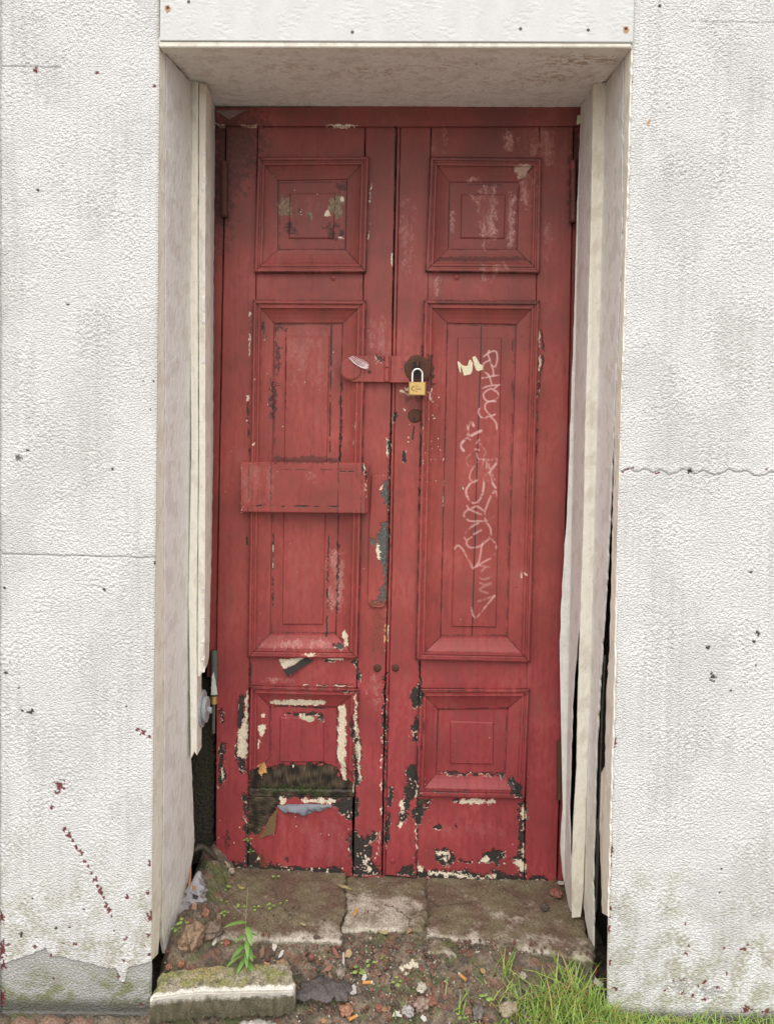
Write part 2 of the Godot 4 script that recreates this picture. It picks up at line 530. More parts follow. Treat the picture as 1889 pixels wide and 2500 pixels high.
	patch("b", 450, 750, 3.038, [578, 110, 592, 100, 596, 250, 580, 200], 3, 0.8)
	patch("d", 450, 750, 3.038, [680, 270, 715, 300, 700, 400, 690, 500, 675, 480], 8, 0.9)
	patch("d", 450, 750, 3.038, [640, 540, 675, 530, 668, 760, 660, 830, 635, 820], 8, 0.9)
	patch("d", 450, 750, 3.038, [665, 130, 750, 130, 745, 165, 700, 165], 8, 0.8)
	patch("d", 450, 750, 3.038, [665, 1110, 800, 1122, 900, 1100, 1140, 1125, 1140, 1150, 665, 1150], 4, 0.5)
	line2("b", 450, 750, 3.038, [1085, 130, 1083, 460, 1076, 760, 1075, 1140], 2.6, 0.9, 0.2, false, 1)
	line2("b", 450, 750, 3.038, [1165, 560, 1155, 700, 1160, 900, 1148, 1140], 4.0, 0.85, 0.35, false, 3)
	line2("d", 450, 750, 3.038, [750, 220, 748, 800], 2.0, 0.8, 0.3)
	line2("c", 450, 750, 3.038, [1290, 560, 1285, 700, 1240, 1130], 1.6, 0.7, 0.85)
	specks("c", 610, 850, 900, 1130, 14, 0.8, 2.0)
	patch("c", 450, 750, 3.038, [1490, 965, 1520, 985, 1522, 1000, 1500, 1000], 2)
	patch("b", 450, 750, 3.038, [1502, 985, 1528, 985, 1534, 1060, 1525, 1110, 1505, 1080], 4)
	line2("c", 450, 750, 3.038, [1505, 1000, 1500, 1070, 1515, 1110], 2.0, 1.0, 0.5, false, 3)
	patch("b", 450, 750, 3.038, [1545, 780, 1578, 785, 1570, 850, 1545, 850], 4)
	line2("b", 450, 750, 3.038, [1535, 850, 1520, 1130, 1515, 1800], 4.0, 0.9, 0.35, false, 3)
	line2("c", 450, 750, 3.038, [1530, 900, 1522, 1240, 1512, 1800], 2.2, 1.0, 0.95, false, 4)
	# overlay board
	patch("p", 450, 750, 3.038, [930, 1235, 965, 1230, 960, 1280, 920, 1280], 10, 1.0)
	line2("b", 450, 750, 3.038, [545, 1462, 850, 1468, 1150, 1468], 2.4, 0.9, 0.45, false, 2)
	line2("b", 450, 750, 3.038, [1150, 1212, 1255, 1212], 1.8, 0.8, 0.3)
	line2("d", 450, 750, 3.038, [720, 1195, 1000, 1200, 1250, 1190], 1.6, 0.7, 0.4)
	line2("c", 450, 750, 3.038, [420, 1150, 432, 1300, 418, 1520], 1.8, 0.9, 0.9, false, 2)
	patch("b", 450, 750, 3.038, [1320, 1160, 1345, 1160, 1348, 1300, 1330, 1220], 4)
	line2("c", 450, 750, 3.038, [1335, 1160, 1343, 1300, 1345, 1400], 2.2, 1.0, 0.75, false, 3)
	specks("c", 587, 1130, 600, 1250, 9, 0.8, 1.8)
	# lock plate
	patch("g", 450, 750, 3.038, [1475, 1300, 1512, 1275, 1512, 1460, 1485, 1452, 1462, 1380], 5)
	patch("c", 450, 750, 3.038, [1436, 1362, 1450, 1340, 1470, 1305, 1475, 1320, 1465, 1355], 3)
	patch("g", 450, 750, 3.038, [1450, 1600, 1505, 1588, 1505, 1830, 1432, 1830, 1447, 1700], 5)
	patch("c", 450, 750, 3.038, [1430, 1760, 1448, 1765, 1440, 1840, 1425, 1835], 3)
	patch("g", 450, 750, 3.038, [1375, 1705, 1430, 1720, 1425, 1760, 1380, 1755], 3, 0.8)
	patch("g", 450, 1300, 3.038, [1440, 0, 1508, 0, 1503, 390, 1492, 380, 1470, 250, 1445, 190, 1430, 60], 5)
	patch("c", 450, 1300, 3.038, [1425, 60, 1450, 145, 1452, 200, 1430, 180], 4)
	patch("g", 450, 1300, 3.038, [1490, 370, 1500, 480, 1470, 520, 1380, 520, 1430, 490, 1450, 410], 5, 0.9)
	patch("r", 450, 1300, 3.038, [1370, 500, 1500, 500, 1490, 545, 1370, 545], 5, 0.7)
	patch("r", 450, 1300, 3.038, [1370, 560, 1480, 560, 1470, 900, 1400, 930, 1390, 700], 12, 0.4)
	line2("o", 450, 1300, 3.038, [1490, 580, 1485, 740, 1482, 860], 5.0, 0.9, 0.6, false, 3)
	line2("c", 450, 1300, 3.038, [1508, 690, 1500, 880], 3.0, 1.0, 0.7, false, 3)
	patch("p", 450, 1300, 3.038, [1370, 1080, 1430, 1060, 1425, 1320, 1380, 1300], 12, 0.6)
	# lower left: tall panel and the peeling rail
	line2("b", 450, 1300, 3.038, [460, 0, 462, 90], 3.0, 0.9, 0.3)
	line2("b", 450, 1300, 3.038, [655, 0, 650, 340, 648, 640], 3.0, 0.8, 0.5, false, 2)
	line2("c", 450, 1300, 3.038, [652, 100, 650, 320], 1.8, 0.9, 0.8)
	line2("b", 450, 1300, 3.038, [1066, 0, 1058, 400, 1050, 780], 3.0, 0.9, 0.4, false, 2)
	line2("b", 450, 1300, 3.038, [1142, 0, 1135, 300, 1128, 640], 4.5, 0.7, 0.55, false, 4)
	patch("c", 450, 1300, 3.038, [1170, 735, 1190, 722, 1206, 745, 1212, 840, 1185, 842, 1172, 800], 2)
	patch("b", 450, 1300, 3.038, [1095, 832, 1160, 825, 1185, 850, 1150, 862, 1100, 850], 3)
	patch("c", 450, 1300, 3.038, [875, 895, 930, 888, 985, 900, 930, 910], 3)
	patch("c", 450, 1300, 3.038, [695, 948, 890, 928, 870, 960, 790, 1000, 742, 1018, 720, 985], 3)
	patch("b", 450, 1300, 3.038, [742, 1016, 830, 980, 880, 955, 840, 1010, 790, 1050, 755, 1064], 3)
	patch("c", 450, 1300, 3.038, [1060, 930, 1180, 935, 1170, 950, 1070, 948], 2)
	patch("b", 450, 1300, 3.038, [1030, 945, 1120, 955, 1110, 968, 1050, 965], 2)
	patch("b", 450, 1300, 3.038, [1228, 965, 1285, 940, 1290, 1020, 1320, 1060, 1300, 1112, 1280, 1100, 1275, 1010], 4)
	line2("c", 450, 1300, 3.038, [1276, 960, 1278, 1140], 2.0, 1.0, 0.5, false, 2)
	line2("b", 450, 1300, 3.038, [490, 960, 480, 1130], 3.5, 0.9, 0.3, false, 3)
	line2("b", 450, 1300, 3.038, [990, 1138, 1140, 1138, 1280, 1130], 3.0, 0.9, 0.3, false, 2)
	line2("c", 450, 1300, 3.038, [880, 1132, 1000, 1138, 1280, 1140], 1.8, 1.0, 0.6, false, 2)
	patch("b", 450, 1300, 3.038, [1165, 1165, 1285, 1158, 1280, 1178, 1190, 1180], 4, 0.8)
	patch("p", 450, 1300, 3.038, [570, 1090, 820, 1085, 800, 1115, 600, 1110], 8, 0.8)
	# lower left panel
	patch("c", 450, 1300, 3.038, [632, 1250, 700, 1240, 1042, 1246, 1038, 1288, 850, 1292, 640, 1282], 3)
	line2("b", 450, 1300, 3.038, [640, 1290, 850, 1300, 1040, 1320], 3.5, 0.9, 0.2, false, 3)
	patch("b", 450, 1300, 3.038, [730, 1362, 830, 1350, 1030, 1362, 1025, 1420, 990, 1395, 830, 1385, 800, 1375, 740, 1372], 5)
	patch("c", 450, 1300, 3.038, [850, 1372, 988, 1368, 985, 1392, 935, 1408, 870, 1395], 4)
	patch("c", 450, 1300, 3.038, [543, 1430, 602, 1425, 600, 1478, 575, 1522, 552, 1485], 3)
	patch("c", 450, 1300, 3.038, [568, 1348, 590, 1340, 592, 1382, 575, 1375], 2)
	patch("c", 450, 1300, 3.038, [545, 1530, 560, 1545, 555, 1600, 545, 1600], 2)
	patch("c", 450, 1300, 3.038, [1142, 1295, 1196, 1282, 1198, 1671, 1132, 1671], 4)
	patch("c", 450, 1300, 3.038, [1262, 1190, 1280, 1185, 1272, 1330, 1290, 1500, 1305, 1671, 1265, 1640, 1258, 1400], 5)
	patch("b", 450, 1300, 3.038, [1225, 1350, 1250, 1345, 1265, 1500, 1300, 1560, 1310, 1671, 1290, 1640, 1262, 1600], 5)
	patch("b", 450, 1300, 3.038, [410, 1212, 442, 1208, 440, 1400, 395, 1470, 402, 1350], 4)
	patch("c", 450, 1300, 3.038, [455, 1175, 470, 1180, 468, 1671, 385, 1671, 392, 1500, 430, 1425, 448, 1380], 4)
	patch("b", 450, 1300, 3.038, [385, 1530, 412, 1525, 405, 1600, 385, 1671, 375, 1671], 4)
	patch("b", 450, 1300, 3.038, [245, 1290, 290, 1320, 295, 1420, 280, 1440], 4, 0.7)
	patch("b", 450, 1300, 3.038, [1478, 1050, 1502, 1050, 1492, 1300, 1505, 1420, 1490, 1671, 1472, 1671, 1470, 1400], 5)
	specks("c", 932, 1700, 950, 1850, 12, 1.0, 3.0)
	# rotten foot of the left leaf
	patch("w", 450, 1800, 3.038, [475, 235, 540, 240, 620, 232, 700, 230, 800, 212, 890, 220, 1020, 200, 1060, 210, 1100, 255, 1130, 250, 1180, 340, 1220, 340, 1260, 380, 1255, 460, 1190, 455, 1100, 500, 860, 450, 720, 450, 690, 530, 550, 720, 470, 720, 470, 440], 6)
	patch("o", 450, 1800, 3.038, [548, 205, 590, 190, 602, 280, 560, 312, 535, 262], 4)
	patch("m", 450, 1800, 3.038, [560, 385, 700, 372, 900, 380, 1080, 395, 1060, 425, 800, 415, 600, 410], 9, 0.75)
	patch("c", 450, 1800, 3.038, [852, 455, 950, 462, 1000, 455, 1115, 472, 1085, 500, 870, 488], 4)
	patch("c", 450, 1800, 3.038, [702, 468, 715, 445, 760, 452, 752, 490, 715, 502], 4)
	patch("c", 450, 1800, 3.038, [1135, 0, 1196, 0, 1186, 200, 1202, 335, 1170, 330, 1140, 180], 4)
	patch("b", 450, 1800, 3.038, [1090, 495, 1190, 455, 1290, 460, 1296, 560, 1240, 640, 1160, 570], 5)
	patch("b", 450, 1800, 3.038, [1262, 60, 1300, 0, 1312, 140, 1295, 230, 1318, 310, 1290, 365, 1262, 385, 1258, 200], 5)
	patch("c", 450, 1800, 3.038, [1272, 40, 1296, 20, 1305, 110, 1296, 200, 1310, 300, 1296, 340, 1280, 200], 4)
	line2("c", 450, 1800, 3.038, [1258, 300, 1255, 420, 1250, 620, 1248, 1030], 2.6, 1.0, 0.5, false, 3)
	patch("b", 450, 1800, 3.038, [1210, 740, 1255, 690, 1322, 752, 1425, 702, 1432, 752, 1370, 800, 1408, 872, 1380, 905, 1440, 960, 1448, 1035, 1245, 1035, 1238, 900, 1222, 850], 6)
	patch("c", 450, 1800, 3.038, [1318, 912, 1345, 905, 1352, 940, 1330, 945], 4)
	patch("c", 450, 1800, 3.038, [1355, 962, 1385, 965, 1380, 1000, 1360, 1000], 4)
	specks("c", 865, 2080, 930, 2138, 16, 1.5, 5.0)
	patch("b", 450, 1800, 3.038, [230, 940, 395, 935, 450, 925, 520, 900, 570, 985, 630, 935, 700, 960, 860, 975, 1000, 978, 1150, 970, 1195, 1000, 1180, 1045, 230, 1030], 6)
	specks("c", 700, 2118, 850, 2140, 12, 1.0, 4.0)
	patch("b", 450, 1800, 3.038, [440, 570, 468, 640, 472, 780, 520, 850, 570, 930, 560, 995, 450, 965, 452, 850, 440, 700], 6)
	line2("c", 450, 1800, 3.038, [440, 600, 465, 640, 462, 720], 2.0, 0.9, 0.5, false, 2)
	patch("c", 450, 1800, 3.038, [385, 0, 460, 0, 452, 130, 425, 165, 390, 140], 4)
	patch("b", 450, 1800, 3.038, [385, 145, 440, 175, 455, 140, 455, 260, 405, 265], 5)
	patch("b", 450, 1800, 3.038, [425, 420, 470, 435, 468, 600, 440, 590, 430, 480], 5)
	patch("b", 450, 1800, 3.038, [265, 40, 300, 60, 290, 240, 308, 320, 250, 382, 252, 100], 5)
	patch("c", 450, 1800, 3.038, [270, 235, 285, 240, 298, 300, 275, 320], 3)
	patch("m", 450, 1800, 3.038, [520, 860, 600, 900, 640, 980, 560, 980], 10, 0.5)
	patch("d", 450, 1800, 3.038, [300, 690, 330, 690, 325, 830, 310, 820], 8, 0.8)
	patch("d", 450, 1800, 3.038, [745, 885, 770, 885, 765, 930, 750, 925], 4, 0.9)
	specks("c", 530, 1990, 880, 2100, 16, 0.8, 2.2)
	# meeting edge and right leaf
	patch("b", 450, 1800, 3.038, [1512, 378, 1550, 370, 1536, 522, 1508, 520], 3)
	patch("b", 450, 1800, 3.038, [1495, 585, 1520, 560, 1522, 700, 1505, 830, 1482, 800, 1485, 690], 5)
	line2("c", 450, 1800, 3.038, [1465, 0, 1455, 250, 1460, 500, 1440, 900], 3.0, 1.0, 0.8, false, 4)
	line2("b", 450, 1800, 3.038, [1490, 0, 1478, 500, 1465, 1020], 5.0, 0.9, 0.3, false, 4)
	patch("b", 880, 1800, 3.213, [350, 262, 390, 230, 435, 222, 462, 330, 466, 430, 400, 500, 372, 600, 345, 682, 293, 690, 302, 600, 342, 480, 346, 400, 372, 365], 6)
	patch("c", 880, 1800, 3.213, [300, 510, 332, 478, 342, 560, 325, 585, 302, 570], 4)
	patch("c", 880, 1800, 3.213, [290, 680, 328, 668, 325, 702, 293, 718], 4)
	line2("c", 880, 1800, 3.213, [434, 360, 438, 430, 430, 470], 3.5, 1.0, 0.4, false, 2)
	patch("b", 880, 1800, 3.213, [392, 592, 440, 560, 520, 520, 565, 488, 500, 585, 458, 690, 435, 692, 400, 622], 5)
	patch("w", 880, 1800, 3.213, [445, 490, 560, 490, 500, 540, 445, 560], 4)
	line2("c", 880, 1800, 3.213, [490, 550, 560, 495], 2.4, 1.0, 0.3)
	patch("c", 880, 1800, 3.213, [722, 505, 790, 492, 1062, 490, 1055, 526, 800, 526], 4)
	patch("b", 880, 1800, 3.213, [715, 490, 772, 490, 770, 512, 730, 515], 3)
	patch("b", 880, 1800, 3.213, [580, 888, 692, 884, 737, 930, 732, 990, 690, 1016, 620, 1012, 588, 960], 6)
	patch("c", 880, 1800, 3.213, [585, 905, 640, 905, 680, 898, 700, 925, 640, 935, 600, 930], 4)
	patch("c", 880, 1800, 3.213, [630, 945, 680, 950, 672, 985, 650, 980], 5)
	patch("b", 880, 1800, 3.213, [915, 982, 950, 940, 985, 910, 1040, 884, 1112, 894, 1144, 940, 1092, 962, 1092, 1010, 1052, 1018, 1040, 980, 1000, 992], 5)
	patch("c", 880, 1800, 3.213, [928, 982, 960, 955, 990, 935, 1012, 962, 975, 992], 4)
	specks("c", 1205, 2080, 1235, 2115, 6, 1.2, 3.0)
	patch("b", 880, 1800, 3.213, [748, 976, 790, 955, 810, 975, 840, 980, 886, 964, 862, 1006, 820, 992], 3)
	patch("b", 880, 1800, 3.213, [568, 716, 612, 684, 642, 720, 600, 736], 2)
	patch("b", 880, 1800, 3.213, [742, 680, 766, 716, 744, 722], 2)
	patch("b", 880, 1800, 3.213, [1245, 522, 1290, 515, 1306, 640, 1284, 700, 1290, 900, 1296, 1095, 1250, 1095, 1236, 1000, 1165, 962, 1235, 930, 1250, 720, 1235, 650], 5)
	patch("c", 880, 1800, 3.213, [1255, 562, 1286, 535, 1302, 620, 1288, 655, 1252, 620], 4)
	patch("c", 880, 1800, 3.213, [1180, 968, 1250, 972, 1290, 985, 1290, 1065, 1262, 1065, 1235, 1010], 5)
	line2("c", 880, 1800, 3.213, [1276, 680, 1278, 960], 3.0, 1.0, 0.55, false, 2)
	patch("b", 880, 1800, 3.213, [440, 1062, 530, 1052, 640, 1062, 800, 1044, 905, 1062, 962, 1088, 1050, 1048, 1135, 1078, 1290, 1092, 1290, 1140, 440, 1120], 6)
	patch("c", 880, 1800, 3.213, [525, 1055, 660, 1062, 800, 1074, 885, 1102, 1062, 1088, 1060, 1105, 860, 1112, 540, 1082], 5)
	patch("b", 880, 1800, 3.213, [280, 1065, 345, 1020, 412, 1012, 434, 1085, 300, 1092], 5)
	patch("b", 880, 1800, 3.213, [1305, 1135, 1345, 1090, 1395, 1082, 1455, 1112, 1470, 1140], 5)
	patch("c", 880, 1800, 3.213, [455, 985, 475, 1010, 478, 1060, 445, 1060], 5)
	line2("b", 880, 1800, 3.213, [445, 490, 440, 800, 436, 1100], 4.0, 0.9, 0.3, false, 3)
	line2("c", 880, 1800, 3.213, [432, 690, 440, 860, 445, 960], 2.6, 1.0, 0.75, false, 3)
	patch("b", 900, 1300, 3.038, [303, 1186, 380, 1124, 402, 1200, 395, 1250, 340, 1312, 315, 1272], 5)
	patch("b", 900, 1300, 3.038, [324, 1422, 360, 1358, 372, 1380, 356, 1556, 330, 1562, 318, 1470], 5)
	line2("b", 900, 1300, 3.038, [374, 960, 378, 1060, 385, 1125], 3.5, 0.95, 0.1, false, 2)
	line2("b", 900, 1300, 3.038, [400, 1245, 408, 1420, 385, 1600], 2.5, 0.8, 0.6, false, 2)
	patch("d", 900, 1300, 3.038, [575, 1165, 605, 1165, 600, 1180, 575, 1178], 2, 0.9)
	patch("g", 880, 1800, 3.213, [530, 402, 700, 408, 880, 412, 840, 424, 540, 418], 3, 0.8)
	patch("b", 880, 1800, 3.213, [620, 290, 900, 298, 1130, 305, 1128, 330, 1000, 315, 700, 312], 4, 0.85)
	patch("b", 880, 1800, 3.213, [1145, 345, 1190, 318, 1215, 345, 1258, 372, 1255, 460, 1170, 436, 1175, 390], 5)
	line2("c", 900, 1300, 3.038, [1125, 280, 1130, 330], 3.0, 1.0, 0.3)
	line2("c", 900, 1300, 3.038, [1150, 295, 1165, 310], 4.0, 1.0, 0.3)
	line2("d", 900, 750, 3.038, [838, 130, 820, 700, 800, 1300, 786, 1823], 2.2, 1.0, 0.0)
	line2("d", 900, 1300, 3.038, [790, 0, 775, 500, 768, 775], 2.2, 1.0, 0.0)
	line2("c", 900, 750, 3.038, [1262, 20, 1258, 160, 1270, 400, 1250, 640, 1240, 900], 4.5, 1.0, 0.6, false, 3)
	line2("b", 900, 750, 3.038, [1265, 60, 1300, 330, 1262, 560, 1245, 900, 1240, 1120], 3.0, 0.95, 0.35, false, 3)
	line2("b", 900, 750, 3.038, [1072, 220, 1070, 620], 2.0, 0.7, 0.7)
	line2("c", 900, 750, 3.038, [555, 1080, 560, 1300, 552, 1480], 2.2, 1.0, 0.9, false, 2)
	line2("b", 900, 750, 3.038, [400, 200, 395, 700, 385, 1000, 370, 1500], 2.6, 0.8, 0.45, false, 2)
	specks("c", 1030, 890, 1070, 1180, 30, 0.8, 2.2)
	specks("c", 990, 950, 1080, 1100, 16, 0.8, 2.4)
	patch("c", 900, 750, 3.038, [455, 580, 465, 600, 458, 690, 440, 690, 448, 640], 3)
	line2("c", 900, 750, 3.038, [235, 615, 290, 650, 380, 668], 4.0, 0.9, 0.6, false, 3)
	patch("c", 900, 750, 3.038, [260, 595, 290, 600, 300, 625, 275, 620], 3, 0.8)
	patch("c", 900, 750, 3.038, [250, 742, 270, 750, 268, 768, 255, 765], 2)
	patch("b", 900, 750, 3.038, [178, 780, 210, 785, 200, 850, 175, 845], 4)
	patch("b", 900, 750, 3.038, [250, 1065, 275, 1065, 270, 1150, 248, 1150], 3)
	line2("b", 900, 750, 3.038, [340, 830, 325, 980], 3.0, 0.9, 0.1)
	patch("c", 900, 750, 3.038, [694, 1330, 706, 1335, 704, 1354, 695, 1350], 1)
	patch("b", 900, 750, 3.038, [250, 400, 290, 390, 300, 460, 260, 470], 9, 0.6)
	patch("b", 900, 750, 3.038, [40, 365, 100, 365, 100, 420, 60, 400], 6, 0.8)
	patch("d", 900, 750, 3.038, [250, 640, 420, 640, 430, 690, 260, 690], 9, 0.5)
	patch("d", 900, 750, 3.038, [470, 350, 480, 560, 440, 640, 430, 360], 6, 0.8)
	# chalk-pen scrawl down the tall right panel
	var a := [1000.0, 820.0, 5.53]
	for s in [[1005, 270, 1060, 230, 1120, 200, 1165, 205, 1185, 260, 1180, 340, 1155, 410, 1120, 390], [1075, 190, 1060, 240, 1090, 330, 1110, 400, 1130, 460, 1130, 530], [1075, 325, 1010, 360, 990, 420, 1020, 480, 1065, 520], [980, 565, 1080, 545, 1210, 520], [1070, 520, 1100, 610, 1115, 660], [985, 700, 1080, 670, 1225, 655], [1185, 670, 1150, 705], [1160, 745, 1110, 710, 1050, 730, 1000, 780, 1010, 840, 1060, 880, 1130, 870, 1190, 830, 1200, 780, 1170, 740], [1165, 880, 1090, 880, 1030, 910, 1020, 980, 1070, 1050, 1110, 1075, 1155, 1055], [945, 980, 930, 1020, 960, 1090, 1020, 1105, 1070, 1085, 1120, 1110, 1170, 1180, 1180, 1250]]:
		line2("q", a[0], a[1], a[2], s, 3.6, 0.75, 0.05, true)
	for s in [[865, 1210, 840, 1170, 800, 1190, 785, 1260, 790, 1350, 810, 1400], [965, 1280, 880, 1320, 780, 1380, 710, 1440, 700, 1500, 730, 1550]]:
		line2("q", a[0], a[1], a[2], s, 6.2, 0.8, 0.1, true)
	for s in [[950, 1690, 890, 1740, 830, 1830, 810, 1920, 840, 1960], [870, 1970, 940, 1935], [900, 1960, 820, 2000, 770, 2070, 770, 2130, 800, 2212], [1080, 1850, 1120, 1980, 1160, 2050], [1090, 1830, 1150, 1940], [1170, 1730, 1090, 1830, 1020, 1880], [1000, 1680, 1120, 1670, 1190, 1665, 1170, 1720, 1090, 1800, 1070, 1730], [985, 1790, 1000, 1700, 1030, 1680, 1040, 1760, 1010, 1850, 1005, 1960, 990, 2080, 960, 2180], [910, 1590, 930, 1660, 1010, 1660], [900, 1450, 940, 1400], [880, 1530, 940, 1540]]:
		line2("q", a[0], a[1], a[2], s, 4.4, 0.5, 0.2, true)
	for s in [[820, 1600, 770, 1650, 780, 1730, 820, 1760], [1000, 1930, 1070, 1960], [940, 1450, 1030, 1560, 1000, 1620]]:
		line2("q", a[0], a[1], a[2], s, 4.0, 0.3, 0.3, true)
	a = [1080.0, 1180.0, 6.145]
	for s in [[420, 0, 360, 90, 360, 180, 420, 270, 470, 300, 530, 280, 590, 200, 620, 80, 625, 0], [750, 0, 800, 70], [760, 150, 800, 120, 815, 210], [725, 200, 680, 310, 640, 430, 640, 520, 660, 560, 710, 540, 775, 500], [370, 340, 400, 390, 480, 430, 580, 470], [440, 380, 520, 350, 610, 410], [400, 390, 330, 450, 330, 510, 390, 560, 470, 575, 550, 570, 640, 580, 700, 640, 730, 720, 720, 810], [540, 600, 450, 650, 390, 710, 330, 800, 340, 850], [470, 770, 580, 710], [440, 810, 370, 860, 370, 930, 430, 975, 500, 970, 580, 940, 640, 890, 710, 830], [620, 870, 590, 960, 570, 1080, 550, 1180, 480, 1280], [740, 850, 800, 920, 810, 1020, 790, 1070, 740, 1090], [180, 990, 230, 940, 290, 980, 350, 1080, 420, 1210, 470, 1290, 550, 1230, 720, 1135], [785, 1700, 700, 1800, 600, 1920, 510, 2020, 460, 1990, 435, 1880]]:
		line2("q", a[0], a[1], a[2], s, 4.6, 0.6, 0.15, true)
	for s in [[560, 1240, 650, 1260, 720, 1260], [640, 1280, 550, 1370, 570, 1430, 640, 1450, 740, 1410], [560, 1500, 640, 1530, 735, 1510, 560, 1600, 680, 1660], [540, 1780, 640, 1750, 785, 1700]]:
		line2("q", a[0], a[1], a[2], s, 4.8, 0.36, 0.3, true)
	patch("p", a[0], a[1], a[2], [240, 2050, 265, 2035, 290, 2050, 270, 2070], 2)
	specks("c", 540, 700, 960, 1600, 30, 0.7, 1.5, 0.8)
	specks("d", 560, 320, 1380, 2100, 80, 0.8, 2.0, 0.8)
	specks("c", 980, 1500, 1360, 2120, 22, 0.7, 1.8, 0.9)
	specks("d", 1020, 700, 1380, 1500, 40, 0.8, 2.2, 0.7)

func made_texture(w: int, h: int, fill: Callable) -> ImageTexture:
	var im := Image.create(w, h, false, Image.FORMAT_RGB8)
	for y in h:
		for x in w:
			im.set_pixel(x, y, fill.call(x, y))
	return ImageTexture.create_from_image(im)
func noise_tex(freq: float, w: int, h: int, octaves := 3, s := 1, kind_ := FastNoiseLite.TYPE_SIMPLEX_SMOOTH) -> ImageTexture:
	var n := FastNoiseLite.new()
	n.noise_type = kind_
	n.frequency = freq
	n.seed = s
	n.fractal_octaves = octaves
	return ImageTexture.create_from_image(n.get_seamless_image(w, h))
func mat(c: Color, rough_ := 0.8, vc := false) -> StandardMaterial3D:
	var m := StandardMaterial3D.new()
	m.albedo_color = c
	m.roughness = rough_
	m.vertex_color_use_as_albedo = vc
	return m
func tri_map(m: StandardMaterial3D, metres: float, stretch := Vector3.ONE) -> void:
	m.uv1_triplanar = true
	m.uv1_world_triplanar = true
	m.uv1_scale = Vector3.ONE / metres * stretch
func bumpy(m: StandardMaterial3D, tex: Texture2D, cm: float) -> StandardMaterial3D:
	m.heightmap_enabled = true
	m.heightmap_texture = tex
	m.heightmap_scale = cm
	return m

